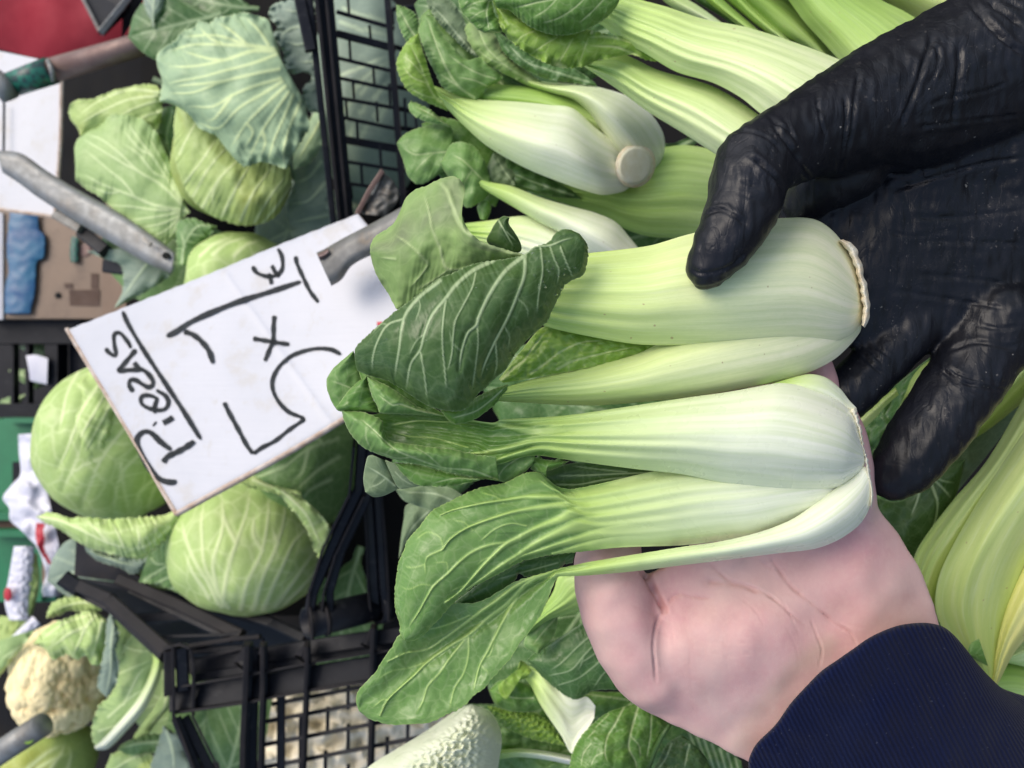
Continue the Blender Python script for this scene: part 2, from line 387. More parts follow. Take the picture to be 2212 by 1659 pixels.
def leafmat(name, c1, c2, cv, rough=.42, trans=.18, net=.35, cell=150, bump=.35, ns=45, spec=.42, edge=.5, blotch=None, stalk=None):
    k = NT(name); v = k.attr('uvw', True)
    n1 = k.noise(ns, v, 5, .6, .5)
    base = k.mix(k.ramp(n1, [(.3, 0.), (.7, 1.)]), c1, c2)
    if blotch: base = k.mix(k.ramp(k.noise(blotch[1], k.scale(v, (1, 1, 1), (3, 5, 1)), 3), [(.5, 0.), (.72, 1.)]), base, blotch[0])
    vd = k.n('ShaderNodeMix', data_type='VECTOR'); 
    wn_ = k.n('ShaderNodeTexNoise'); wn_.inputs['Scale'].default_value = cell * .6; k.l(v, wn_.inputs['Vector'])
    ad = k.n('ShaderNodeVectorMath', operation='SCALE'); ad.inputs['Scale'].default_value = .9 / cell; k.l(wn_.outputs['Color'], ad.inputs[0])
    a2 = k.n('ShaderNodeVectorMath', operation='ADD'); k.l(v, a2.inputs[0]); k.l(ad.outputs[0], a2.inputs[1])
    e1 = k.vor(cell, a2.outputs[0]); e2 = k.vor(cell * 2.7, a2.outputs[0])
    line = k.ramp(e1, [(0, 1.), (.09, 0.)]); line2 = k.ramp(e2, [(0, 1.), (.12, 0.)])
    base = k.mix(k.math('MULTIPLY', line, net * .6), base, cv)
    base = k.mix(k.math('MULTIPLY', line2, net * .22), base, cv)
    if stalk:
        sc_ = k.ramp(k.attr('pet'), stalk); f1 = k.noise(1, k.scale(v, (9, 330, 1)), 4, .6, .15); bg_ = k.noise(1, k.scale(v, (7, 90, 1)), 2, .5)
        sc_ = k.mix(k.math('MULTIPLY', k.ramp(bg_, [(.38, 0.), (.66, 1.)]), .3), sc_, k.mix(.5, sc_, (.42, .55, .2)))
        sc_ = k.mix(k.math('MULTIPLY', k.ramp(f1, [(.42, 0.), (.62, 1.)]), .26), sc_, (.42, .55, .2)); cv = sc_
        k.p.inputs['Subsurface Weight'].default_value = .1; k.p.inputs['Subsurface Radius'].default_value = (.006, .006, .003); k.p.inputs['Subsurface Scale'].default_value = .6
    base = k.mix(k.math('MULTIPLY', k.attr('vein'), .95), base, cv)
    base = k.mix(k.math('MULTIPLY', k.attr('edge'), edge * .8), base, cv)
    k.l(base, k.p.inputs['Base Color'])
    rr = k.ramp(k.noise(90, v, 3), [(.36, max(.14, rough - .14)), (.64, rough + .12)])
    k.l(rr, k.p.inputs['Roughness']); k.p.inputs['Specular IOR Level'].default_value = spec
    h1 = k.ramp(e1, [(0, 0.), (.35, 1.)]); h2 = k.noise(cell * 3, v, 4, .6)
    if stalk:
        iv = k.math('SUBTRACT', 1.0, k.attr('vein')); h1 = k.math('MULTIPLY', h1, iv); h2 = k.math('ADD', k.math('MULTIPLY', h2, iv), k.math('MULTIPLY', f1, .6))
    b = k.bump(h1, bump * .22, .0006)
    b = k.bump(h2, bump * .4, .0003, b)
    k.l(b, k.p.inputs['Normal'])
    if trans:
        tr = k.n('ShaderNodeBsdfTranslucent'); k.l(k.mix(.35, base, (1, 1, .3), 'MULTIPLY'), tr.inputs[0])
        ms = k.n('ShaderNodeMixShader'); ms.inputs[0].default_value = trans
        if stalk: k.l(k.math('MULTIPLY', k.math('SUBTRACT', 1.0, k.attr('vein')), trans), ms.inputs[0])
        k.l(k.p.outputs[0], ms.inputs[1]); k.l(tr.outputs[0], ms.inputs[2]); k.l(ms.outputs[0], k.out.inputs[0])
    return k.m
def stalkmat(name, stops, rough=.40, streak=.35, dark=(.42, .55, .2), sss=.12, spots=True, across=330):
    """colour runs along the stalk (uu: 0 at the neck, 1 at the root end) with long fine fibres"""
    k = NT(name); v = k.attr('uvw', True)
    f0 = k.noise(1, k.scale(v, (5, across * .8, 1), (9, 4, 1)), 3, .5)
    uu = k.math('ADD', k.attr('uu'), k.math('MULTIPLY', k.math('SUBTRACT', f0, .5), .14))
    base = k.ramp(uu, stops)
    f1 = k.noise(1, k.scale(v, (9, across, 1)), 4, .6, .15); f2 = k.noise(1, k.scale(v, (25, across * 3.2, 1)), 3, .6)
    big = k.noise(1, k.scale(v, (7, across * .28, 1)), 2, .5)
    base = k.mix(k.math('MULTIPLY', k.ramp(big, [(.38, 0.), (.66, 1.)]), streak), base, k.mix(.5, base, dark))
    base = k.mix(k.math('MULTIPLY', k.ramp(f1, [(.42, 0.), (.62, 1.)]), streak * .8), base, dark)
    base = k.mix(k.math('MULTIPLY', k.ramp(f2, [(.5, 0.), (.7, 1.)]), .16), base, (.9, .93, .75))
    base = k.mix(k.math('MULTIPLY', k.ramp(k.noise(1, k.scale(v, (260, 900, 1), (5, 5, 5)), 3, .7), [(.44, 0.), (.66, 1.)]), .20), base, k.mix(.55, base, dark))
    if spots: base = k.mix(k.ramp(k.noise(260, v, 1, .4), [(.765, 0.), (.8, .7)]), base, (.35, .25, .12))
    k.l(base, k.p.inputs['Base Color'])
    k.p.inputs['Specular IOR Level'].default_value = .38; k.p.inputs['Subsurface Weight'].default_value = sss; k.p.inputs['Subsurface Radius'].default_value = (.006, .006, .003); k.p.inputs['Subsurface Scale'].default_value = .6
    k.l(k.ramp(k.noise(70, v, 4), [(.3, rough - .05), (.7, rough + .15)]), k.p.inputs['Roughness'])
    b = k.bump(f1, .35, .0004); b = k.bump(k.noise(700, v, 3, .7), .3, .0002, b); k.l(b, k.p.inputs['Normal'])
    return k.m
def plain(name, c, rough=.5, metal=0, c2=None, ns=20, bump=0, bs=200, spec=.5, obj=True, scr=None, speck=None):
    k = NT(name); tc = k.n('ShaderNodeTexCoord'); v = tc.outputs['Object']
    base = k.mix(k.ramp(k.noise(ns, v, 5, .6), [(.35, 0.), (.65, 1.)]), c, c2 or c)
    if scr: base = k.mix(k.math('MULTIPLY', k.ramp(k.noise(1, k.scale(v, scr[1]), 6, .7), [(.56, 0.), (.72, 1.)]), scr[2]), base, scr[0])
    if speck: base = k.mix(k.ramp(k.noise(speck[1], v, 2, .6), [(speck[2], 0.), (speck[2] + .06, 1.)]), base, speck[0])
    k.l(base, k.p.inputs['Base Color']); k.p.inputs['Metallic'].default_value = metal; k.p.inputs['Specular IOR Level'].default_value = spec
    k.l(k.ramp(k.noise(ns * 2, v, 3), [(.3, max(.05, rough - .08)), (.7, min(1, rough + .1))]), k.p.inputs['Roughness'])
    if bump: k.l(k.bump(k.noise(bs, v, 5, .6), bump, .001), k.p.inputs['Normal'])
    return k.m

M = {}
M['stalk'] = stalkmat('white_green_stalk', [(0, (.33, .52, .10)), (.13, (.50, .66, .17)), (.35, (.66, .77, .33)), (.65, (.79, .83, .52)), (.9, (.86, .83, .62)), (1, (.82, .76, .52))])
M['stalk_white'] = stalkmat('white_stalk', [(0, (.29, .48, .10)), (.15, (.47, .65, .17)), (.38, (.67, .78, .42)), (.62, (.81, .86, .66)), (1, (.88, .88, .78))], streak=.3)
M['stalk_green'] = stalkmat('green_stalk', [(0, (.20, .38, .06)), (.3, (.36, .55, .12)), (.7, (.46, .64, .18)), (1, (.62, .74, .36))], streak=.5, dark=(.22, .38, .08))
M['stalk_rib'] = stalkmat('ribbed_stalk', [(0, (.38, .60, .11)), (.2, (.54, .71, .22)), (.5, (.70, .82, .40)), (1, (.80, .86, .58))], streak=.5, dark=(.36, .52, .16), across=240)
M['stalk_yellow'] = stalkmat('yellowing_stalk', [(0, (.52, .60, .14)), (.35, (.60, .70, .24)), (.7, (.68, .76, .30)), (1, (.76, .78, .36))], streak=.5, dark=(.36, .52, .12), across=120)
M['stalk_cream'] = stalkmat('cream_yellow_stalk', [(0, (.62, .62, .18)), (.35, (.78, .74, .28)), (.7, (.86, .78, .40)), (1, (.88, .80, .48))], streak=.35, dark=(.46, .55, .18), across=110)
M['stalk_neck'] = stalkmat('neck_rib', [(0, (.34, .50, .16)), (.5, (.42, .58, .20)), (1, (.50, .64, .24))], streak=.3)
M['cut'] = plain('cut_root', (.78, .74, .60), .7, c2=(.66, .52, .34), ns=160, bump=.8, bs=500)
M['cutface'] = plain('cut_face', (.74, .72, .60), .6, c2=(.66, .62, .46), ns=120, bump=.3, bs=500)
VN = (.50, .62, .30)
M['leaf_dark'] = leafmat('dark_leaf', (.042, .092, .024), (.066, .130, .034), (.36, .46, .25), rough=.36, trans=.05, net=.16, cell=120, edge=.35, spec=.32)
M['leaf_mid'] = leafmat('green_leaf', (.095, .225, .036), (.145, .295, .055), VN, rough=.38, trans=.2, net=.28, cell=140)
M['leaf_soft'] = leafmat('soft_green_leaf', (.145, .290, .072), (.200, .360, .098), VN, rough=.45, trans=.22, net=.3, cell=130)
SW = [(0, (.39, .56, .16)), (.12, (.48, .65, .18)), (.38, (.67, .78, .42)), (.62, (.81, .86, .66)), (1, (.88, .88, .78))]
M['whole_soft'] = leafmat('soft_leaf_with_stalk', (.145, .290, .072), (.200, .360, .098), VN, rough=.36, trans=.2, net=.3, cell=130, stalk=SW)
M['whole_mid'] = leafmat('glossy_leaf_with_stalk', (.095, .225, .036), (.145, .295, .055), VN, rough=.32, trans=.15, net=.28, cell=140, stalk=SW)
M['leaf_pale'] = leafmat('leaf_underside', (.24, .38, .12), (.31, .46, .15), (.48, .60, .28), rough=.55, trans=.25, net=.25, cell=110, blotch=((.20, .24, .13), 22))
M['leaf_grey'] = leafmat('grey_leaf_underside', (.15, .22, .11), (.19, .27, .14), (.42, .52, .32), rough=.6, trans=.2, net=.3)
M['leaf_yellow'] = leafmat('yellow_green_leaf', (.22, .40, .05), (.32, .50, .085), (.58, .70, .28), rough=.35, trans=.25, net=.4, cell=110, bump=.4)
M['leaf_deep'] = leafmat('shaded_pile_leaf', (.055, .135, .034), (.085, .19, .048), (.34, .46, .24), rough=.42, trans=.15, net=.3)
M['napa'] = leafmat('napa_leaf', (.62, .68, .46), (.74, .77, .60), (.84, .86, .72), rough=.35, trans=.1, net=.2, cell=60, bump=1.0)
CV = (.62, .74, .42)
M['cab_blue'] = leafmat('waxy_cabbage_leaf', (.33, .47, .28), (.39, .54, .32), (.70, .82, .42), rough=.55, trans=.12, net=.25, cell=60, ns=14, spec=.3, bump=.2)
M['cab_green'] = leafmat('green_cabbage_leaf', (.33, .49, .185), (.42, .57, .23), (.68, .80, .42), rough=.5, trans=.12, net=.25, cell=55, ns=10, spec=.35, bump=.2)
M['cab_yellow'] = leafmat('yellowing_cabbage_leaf', (.37, .51, .16), (.47, .60, .20), (.70, .80, .40), rough=.5, trans=.12, net=.25, cell=55, ns=9, spec=.35, bump=.25, blotch=((.40, .46, .09), 10))
M['cab_pale'] = leafmat('pale_cabbage_leaf', (.42, .60, .19), (.54, .69, .25), (.78, .88, .46), rough=.5, trans=.12, net=.7, cell=34, ns=9, spec=.35, bump=.15)
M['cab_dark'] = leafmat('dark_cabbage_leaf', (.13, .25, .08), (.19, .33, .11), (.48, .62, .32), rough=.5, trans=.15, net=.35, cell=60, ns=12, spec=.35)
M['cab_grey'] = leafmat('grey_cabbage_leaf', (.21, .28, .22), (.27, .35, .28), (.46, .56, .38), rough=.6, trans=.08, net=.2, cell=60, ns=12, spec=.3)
M['plastic'] = plain('black_crate_plastic', (.007, .008, .012), .42, c2=(.012, .013, .018), ns=30, bump=.12, bs=400, spec=.22, scr=((.10, .10, .10), (90, 30, 60), .25))
M['plastic_dusty'] = plain('dusty_crate_plastic', (.012, .012, .015), .6, c2=(.030, .027, .028), ns=24, bump=.2, bs=300, spec=.18)
M['metal'] = plain('galvanised_steel', (.27, .28, .28), .5, .35, c2=(.19, .19, .18), ns=45, bump=.3, bs=250, scr=((.24, .19, .14), (30, 30, 30), .5))
M['metal_worn'] = plain('worn_steel', (.20, .20, .19), .5, .3, c2=(.12, .118, .11), ns=40, bump=.3, bs=250, scr=((.30, .22, .14), (35, 35, 35), .6))
M['rust'] = plain('rusty_tube', (.22, .15, .13), .5, .3, c2=(.15, .09, .08), ns=30, bump=.3, bs=200, scr=((.4, .34, .34), (14, 40, 40), .4))
M['red'] = plain('red_cloth', (.32, .012, .028), .85, c2=(.22, .008, .02), ns=7, bump=.1, bs=200)
M['bag'] = plain('white_plastic_bag', (.62, .62, .72), .35, c2=(.72, .72, .78), ns=15, bump=.3, bs=50)
M['green_plastic'] = plain('green_crate_plastic', (.025, .22, .09), .45, c2=(.018, .16, .07), ns=10, bump=.1)
M['blue'] = plain('blue_tape', (.018, .085, .22), .35, c2=(.03, .15, .27), ns=22, bump=.4, bs=50)
M['table'] = plain('dark_table_board', (.008, .008, .009), .9, c2=(.014, .013, .012), ns=12, bump=.3, spec=.1)
M['ground'] = plain('asphalt', (.05, .05, .05), .9, c2=(.075, .072, .07), ns=15, bump=.6, bs=120)
M['soil'] = plain('dark_gap', (.02, .03, .02), .8)
M['ink'] = plain('marker_ink', (.004, .007, .010), .6, c2=(.022, .028, .032), ns=150, spec=.2)
M['redprint'] = plain('red_print', (.5, .03, .05), .5)
M['brownprint'] = plain('brown_print', (.12, .075, .055), .8, c2=(.09, .055, .04))
M['slit'] = plain('hole_shadow', (.01, .01, .01), .9)
def cardmat(name, c, c2, stain, sc_=1):
    k = NT(name); tc = k.n('ShaderNodeTexCoord'); v = tc.outputs['Object']
    f = k.noise(1, k.scale(v, (220, 9, 9)), 3, .6)
    base = k.mix(k.ramp(k.noise(9, v, 4, .6), [(.35, 0.), (.65, 1.)]), c, c2)
    base = k.mix(k.math('MULTIPLY', k.ramp(k.noise(16, v, 5, .65), [(.54, 0.), (.68, 1.)]), .6), base, stain)
    base = k.mix(k.ramp(k.noise(70, v, 4, .7), [(.60, 0.), (.75, .5)]), base, stain)
    k.l(base, k.p.inputs['Base Color']); k.p.inputs['Roughness'].default_value = .42
    b = k.bump(f, .3, .0008); b = k.bump(k.noise(30, v, 4), .3, .002, b); k.l(b, k.p.inputs['Normal']); return k.m
M['card'] = cardmat('white_cardboard', (.52, .53, .575), (.47, .485, .53), (.42, .39, .34))
M['kraft'] = cardmat('brown_cardboard', (.24, .16, .105), (.20, .135, .09), (.14, .09, .06))
M['kraft_edge'] = plain('cardboard_edge', (.42, .30, .22), .9, c2=(.60, .52, .46), ns=90, bump=.5, bs=300)
# glove
k = NT('black_nitrile'); tc = k.n('ShaderNodeTexCoord'); v = tc.outputs['Object']
base = k.mix(k.ramp(k.noise(35, v, 4), [(.35, 0.), (.7, 1.)]), (.0035, .0042, .007), (.008, .009, .014))
dust = k.math('MULTIPLY', k.ramp(k.noise(420, v, 4, .75), [(.60, 0.), (.72, 1.)]), k.ramp(k.noise(28, k.scale(v, (1, 1, 1), (4, 2, 7)), 4, .65), [(.48, 0.), (.7, 1.)]))
base = k.mix(k.math('MULTIPLY', dust, .42), base, (.30, .27, .25))
sp = k.math('MULTIPLY', k.ramp(k.noise(480, v, 2, .5), [(.71, 0.), (.75, .55)]), k.ramp(k.noise(19, k.scale(v, (1, 1, 1), (1, 9, 3)), 3, .6), [(.50, 0.), (.62, 1.)]))
base = k.mix(sp, base, (.32, .30, .27))
k.l(base, k.p.inputs['Base Color']); k.l(k.ramp(k.noise(60, v, 4), [(.3, .34), (.7, .52)]), k.p.inputs['Roughness']); k.p.inputs['Specular IOR Level'].default_value = .32
cn_ = k.ramp(k.math('ABSOLUTE', k.math('SUBTRACT', k.noise(1, k.scale(v, (18, 55, 75)), 3, .5, 1.6), .5)), [(0, 0.), (.035, 1.)])
cn2 = k.ramp(k.math('ABSOLUTE', k.math('SUBTRACT', k.noise(1, k.scale(v, (70, 26, 26), (3, 1, 2)), 3, .5, 1.2), .5)), [(0, 0.), (.03, 1.)])
b = k.bump(k.noise(1, k.scale(v, (30, 90, 90)), 5, .6, 1.2), .3, .0015); b = k.bump(cn_, .14, .0010, b); b = k.bump(cn2, .07, .0008, b); b = k.bump(k.noise(900, v, 3, .6), .2, .0002, b); k.l(b, k.p.inputs['Normal'])
M['glove'] = k.m
# skin
k = NT('pale_pink_skin'); tc = k.n('ShaderNodeTexCoord'); v = tc.outputs['Object']
base = k.mix(k.ramp(k.noise(24, v, 3, .5), [(.35, 0.), (.68, 1.)]), (.63, .42, .385), (.64, .34, .34))
base = k.mix(k.ramp(k.noise(60, k.scale(v, (1, 1, 1), (2, 8, 1)), 4, .6), [(.5, 0.), (.75, .45)]), base, (.52, .27, .25))
base = k.mix(k.ramp(k.noise(320, v, 4, .7), [(.45, 0.), (.7, .28)]), base, (.72, .50, .44))
base = k.mix(k.ramp(k.noise(13, k.scale(v, (1, 1, 1), (7, 1, 4)), 3, .5), [(.5, 0.), (.7, .3)]), base, (.62, .42, .34))
base = k.mix(k.math('MULTIPLY', k.attr('vein'), .35), base, (.45, .18, .16))  # vein here holds the traced creases, tinted a darker red
base = k.mix(k.math('MULTIPLY', k.attr('pale'), .45), base, (.62, .46, .36))
k.l(base, k.p.inputs['Base Color']); k.p.inputs['Roughness'].default_value = .52; k.p.inputs['Specular IOR Level'].default_value = .35
k.p.inputs['Subsurface Weight'].default_value = .10; k.p.inputs['Subsurface Radius'].default_value = (.010, .004, .003); k.p.inputs['Subsurface Scale'].default_value = .5
b = k.bump(k.noise(1, k.scale(v, (300, 1300, 900)), 4, .65, .5), .28, .0002); b = k.bump(k.vor(1300, v), .08, .0002, b)
b = k.bump(k.noise(1, k.scale(v, (60, 300, 120), (3, 3, 3)), 4, .6), .12, .0005, b); k.l(b, k.p.inputs['Normal'])
M['skin'] = k.m
# ribbed navy cuff
k = NT('navy_rib_knit'); v = k.attr('uvw', True)
w1 = k.n('ShaderNodeTexWave', wave_type='BANDS', bands_direction='X'); w1.inputs['Scale'].default_value = 420 / 3.14159; w1.inputs['Distortion'].default_value = 1.2; w1.inputs['Detail'].default_value = 2; w1.inputs['Detail Scale'].default_value = 1.5
k.l(v, w1.inputs['Vector'])
base = k.mix(w1.outputs['Fac'], (.0018, .0036, .019), (.0045, .0085, .036))
base = k.mix(k.ramp(k.noise(18, v, 4), [(.4, 0.), (.7, .35)]), base, (.010, .014, .036))
base = k.mix(k.ramp(k.noise(500, v, 1, .4), [(.72, 0.), (.8, .35)]), base, (.10, .11, .16))
k.l(base, k.p.inputs['Base Color']); k.p.inputs['Roughness'].default_value = .9; k.p.inputs['Specular IOR Level'].default_value = .08
k.p.inputs['Sheen Weight'].default_value = .06
b = k.bump(w1.outputs['Fac'], .6, .0005); b = k.bump(k.noise(1500, v, 2), .4, .0003, b); k.l(b, k.p.inputs['Normal'])
M['knit'] = k.m
# green net tape
k = NT('green_net_tape'); tc = k.n('ShaderNodeTexCoord'); v = tc.outputs['Object']
br = k.n('ShaderNodeTexChecker'); br.inputs['Scale'].default_value = 110; k.l(k.scale(v, (1, 1, 1)), br.inputs['Vector'])
base = k.mix(br.outputs['Fac'], (.02, .16, .11), (.025, .06, .06)); k.l(base, k.p.inputs['Base Color']); k.p.inputs['Roughness'].default_value = .4
M['net'] = k.m
# cauliflower
k = NT('cauliflower_curd'); v = k.attr('uvw', True)
base = k.mix(k.attr('vein'), (.78, .56, .24), (.97, .82, .46)); base = k.mix(k.ramp(k.noise(40, v, 4), [(.5, 0.), (.8, .4)]), base, (.84, .68, .42))  # vein here is floret height: shade of the crevices put into the colour
k.l(base, k.p.inputs['Base Color']); k.p.inputs['Roughness'].default_value = .6
k.l(k.bump(k.noise(260, v, 5, .7), .5, .001), k.p.inputs['Normal']); M['curd'] = k.m
M['polystyrene'] = plain('cream_wrapping', (.78, .72, .56), .7, c2=(.70, .64, .50), ns=30, bump=.6, bs=40)
# ================================================================ SETTING
def flat(name, z, x0, x1, y0, y1, mat, parent=None, th=.0):
    v = [(x0, y0, z), (x1, y0, z), (x1, y1, z), (x0, y1, z)]
    if th:
        v += [(a, b, z - th) for a, b, _ in v[:4]]; q = [(0, 1, 2, 3), (7, 6, 5, 4), (0, 4, 5, 1), (1, 5, 6, 2), (2, 6, 7, 3), (3, 7, 4, 0)]
    else: q = [(0, 1, 2, 3)]
    return mk(name, v, q, mat, parent, smooth=False)
tag(flat('ground', 0, -30, 30, -30, 30, M['ground']), kind='structure')
st = bpy.data.objects.new('stall_table', None); st.location = (0, .9, .5); col.objects.link(st)
tag(st, 'dark table top under the black crates and vegetables', 'table')
flat('table_top', .56, -2.2, 2.2, -.25, 3.4, M['table'], st, .03)
for x in (-2.1, 2.1):
    for y in (-.15, 3.3):
        v, q = boxv((x, y, .265), np.array([.05, 0, 0]), np.array([0, .05, 0]), np.array([0, 0, .525])); mk('leg', v, q, M['table'], st, smooth=False)

# ================================================================ PAK CHOI HELD UP, UPPER ONE
pc = thing('pak_choi', 'upper held pak choi, gripped by the black gloved thumb, dark leaf folded over it', 'pak choi', (1560, 640, .345), 'pak choi held up in the hands')
pa = t
sheet('stalk', pts('1075,842 1154,818 1271,793 1371,766 1440,735 1550,700 1700,670 1800,650 1855,670 1860,700'),
      t(1, 1, '1000,940 1200,952 1500,967 1700,966 2200,922') + t(2, 1, '400,857 700,792 850,742 980,672 1080,582 1150,492 1160,440'),
      M['stalk'], pc, [.352, .352, .354, .356], [.004, .010, .015, .013, .002], pw=2.2, nu=170, nv=60, back=[.004, .012, .016, .004], ribs=([.0011, .0005, .0002, .0001, 0], 9, 4))
sheet('stalk', t(1, 1, '1250,20 1500,0') + pts('1270,547 1400,531 1480,508 1590,482 1690,471 1760,474 1808,508 1845,570 1862,640'),
      pts('1150,690 1181,706 1254,723 1370,743 1470,746 1575,748 1725,740 1808,735 1841,720 1858,700 1866,672'),
      M['stalk'], pc, [.345, .344, .345, .348, .350], [.004, .012, .019, .024, .021, .002], pw=2.3, nu=200, nv=90, back=[.003, .012, .016, .003],
      ribs=([.0012, .0007, .0003, .0001, 0], 11, 11), noise=(.0006, 240, 5))
sheet('cut_base', pts('1811,520 1832,545 1848,585 1859,628 1864,670 1861,702'), pts('1822,517 1845,530 1859,560 1868,600 1876,630 1879,683 1868,708'),
      M['cut'], pc, .343, .003, nu=90, nv=16, back=.012, jag=(2, 30, 3), noise=(.0007, 22, 6))
# inner crumpled leaf between the stalks
sheet('leaf', t(1, 1, '1020,800 1160,620 1320,455 1550,500 1900,560 2080,570'), t(1, 1, '1050,822 1160,805 1300,780 1600,725 1900,650 2100,585'),
      M['leaf_yellow'], pc, [.352, .350, .352, .356], .002, nu=130, nv=60, noise=[(.0022, 42, 3), (.0011, 20, 8)],
      veins=[(t(1, 1, '1040,800 1100,740 1180,680 1230,610 1300,520 1330,490'), 3, 1.5), (t(1, 1, '1230,760 1330,690 1420,620 1560,560 1700,550'), 2.5, 1.5), (t(1, 1, '1400,730 1500,680 1700,630 1900,590'), 3, 1)])
# pale underside leaf at the back
sheet('leaf', t(1, 0, '1185,1650 1050,1612 950,1580 870,1540 820,1480 783,1400 790,1300 802,1230 770,1165 720,1140 650,1155 560,1198 480,1230 420,1280 390,1345 350,1430 300,1480 225,1525 190,1585 185,1640'),
      t(1, 1, '1185,5 900,60 720,130 560,225 450,300 370,350 300,240 230,130 205,60') + t(1, 0, '185,1640'),
      M['leaf_pale'], pc, [.338, .334, .345, .358, .362], [.001, .006, .010, .004], [0, .006, .004, 0], nu=150, nv=70, noise=[(.0016, 90, 4), (.0007, 38, 5)], ruf=(.002, 60, 2),
      veins=[(t(1, 0, '1170,1645 1000,1598 850,1530 760,1440 720,1330 690,1240 640,1190 600,1180'), 6, 2.5), (t(1, 1, '930,62 800,88 680,78') + t(1, 0, '640,1610 590,1490 565,1360 535,1260'), 3.5, 1.5),
             (t(1, 1, '560,45') + t(1, 0, '500,1640 420,1570 345,1520'), 2.4, 1), (t(1, 1, '350,20 250,10'), 2, 1), (t(1, 1, '560,60 520,120 450,200'), 2, 1), (t(1, 1, '700,85 560,180 470,220'), 1.6, .8)], vh=.0009, jag=(1.2, 12, 8))
sheet('leaf', t(1, 0, '1060,1650 945,1570 970,1495 1010,1430 1050,1400 1090,1408'), t(1, 0, '1110,1650 1165,1625 1160,1570 1120,1500 1086,1450 1090,1408'), M['leaf_dark'], pc,
      [.345, .34, .338], .004, nu=50, nv=30, veins=[(t(1, 0, '1020,1430 1060,1500 1110,1590'), 1.6, 1), (t(1, 0, '1070,1500 1130,1560'), 1, .7)])
# small leaf peeping out under the folded one
sheet('leaf', t(1, 1, '1080,830 1010,850 900,900 780,960 640,1000'), t(1, 1, '1075,870 1040,905 1000,960 930,1015 860,1062 780,1087 710,1078 640,1000'), M['leaf_mid'], pc, [.340, .335, .332], .003,
      nu=70, nv=30, veins=[(t(1, 1, '1040,870 950,950 860,1010 720,1050'), 1.4, .7)], jag=(1, 12, 3))
# the dark folded leaf, the main one
hv = [(t(1, 1, '1180,0 1060,100 960,250 890,400 875,450 820,500 780,620 765,740'), 4.6, 1.3), (t(1, 1, '1190,0 1185,130 1135,270 1080,400 1000,550 930,700 905,780'), 3.8, 1),
      (t(1, 1, '985,28 850,95 740,190 680,270 590,380 540,500 510,610 450,700 420,860'), 4.8, 1.1), (t(1, 1, '510,610 530,720 545,830 555,920'), 1.8, .8),
      (t(1, 1, '680,270 665,370 655,480 655,560 660,640 668,720 680,860'), 2.2, .8), (t(1, 1, '640,160 500,270 420,370 390,470 375,600 355,720 348,780'), 4, 1),
      (t(1, 1, '400,408 300,445 240,540 205,650 200,740'), 2.4, .8), (t(1, 1, '870,110 850,200 790,320 740,420 725,520 715,640 690,740'), 1.9, .8),
      (t(1, 0, '1290,1600') + t(1, 1, '1298,0 1305,100 1280,250 1268,370'), 2, .7), (t(1, 0, '1420,1600') + t(1, 1, '1450,20 1505,150'), 1.8, .8), (t(1, 1, '880,440 887,560 872,700 850,850'), 1.5, .7),
      (t(1, 1, '1000,560 1008,700 988,790'), 1.5, .7), (t(1, 0, '1180,1655 1250,1600 1350,1590 1430,1560 1500,1540'), 3, 1), (t(1, 1, '1135,270 1200,330 1210,400'), 1, .5),
      (t(1, 1, '540,500 480,560 440,640'), 1.1, .5), (t(1, 1, '780,620 720,560 700,480'), 1, .5), (t(1, 0, '1350,1590') + t(1, 1, '1380,20 1410,90 1400,180'), 1.6, .7),
      (t(1, 1, '500,270 510,330 480,420'), 1.2, .5), (t(1, 1, '300,445 260,440 200,500'), 1.3, .5), (t(1, 1, '1060,460 1090,520 1080,600'), 1, .5)]
sheet('leaf', t(1, 0, '1545,1515 1470,1485 1400,1500 1340,1570 1250,1600 1180,1650') + t(1, 1, '1050,20 900,40 800,70 720,110 620,150 470,270 360,350 240,450 130,550 90,600 85,660'),
      t(1, 0, '1545,1515 1592,1580 1601,1640') + t(1, 1, '1598,20 1570,122 1500,155 1450,190 1400,290 1360,370 1330,430 1220,530 1140,620 1060,740 990,800 930,860 880,900 840,960 790,1000 700,1006 610,990 540,960 400,870 300,810 170,770 105,740 85,660'),
      M['leaf_dark'], pc, [.325, .322, .318, .314, .318, .330], [.001, .006, .012, .014, .010, .002], [.001, .002, .002, .003, .004], nu=240, nv=130, pw=2.6, vgain=.85,
      veins=hv, vh=.0007, quilt=.0010, qw=13, noise=[(.0012, 130, 21), (.0004, 40, 6)], ruf=(.0013, 60, 12), jag=(1.3, 11, 5), thick=.0009, dots=20)
# water drops on it
DROPS = True
sheet('leaf', t(1, 1, '640,1030 500,975 400,905 300,840 220,800 165,775 200,740'.replace(' 200,740','')), t(1, 1, '690,1038 500,1030 300,1022 250,1015 232,970 203,920 186,870 165,775'), M['leaf_soft'], pc, [.335, .330, .326, .330], [.001, .005, .002], nu=80, nv=40,
      veins=[(t(1, 1, '660,1034 500,1000 380,960 330,965 240,900'), 2, .8)], jag=(.9, 10, 15), noise=(.0008, 30, 3))
sheet('leaf', t(1, 1, '700,1040 560,960 420,860 300,760 160,700 100,690'), t(1, 1, '640,1050 480,1030 300,1010 200,900 130,800 100,690'), M['leaf_mid'], pc, .341, .002, nu=60, nv=40, noise=(.001, 60, 4))
sheet('leaf', t(1, 1, '250,1015 225,960 200,910 180,850 166,778'), t(1, 1, '200,1012 100,1008 -30,992 0,935 40,880 100,820 166,778'), M['leaf_mid'], pc, [.338, .335, .335], .003, nu=60, nv=40, jag=(1, 9, 2), noise=(.0014, 28, 9))
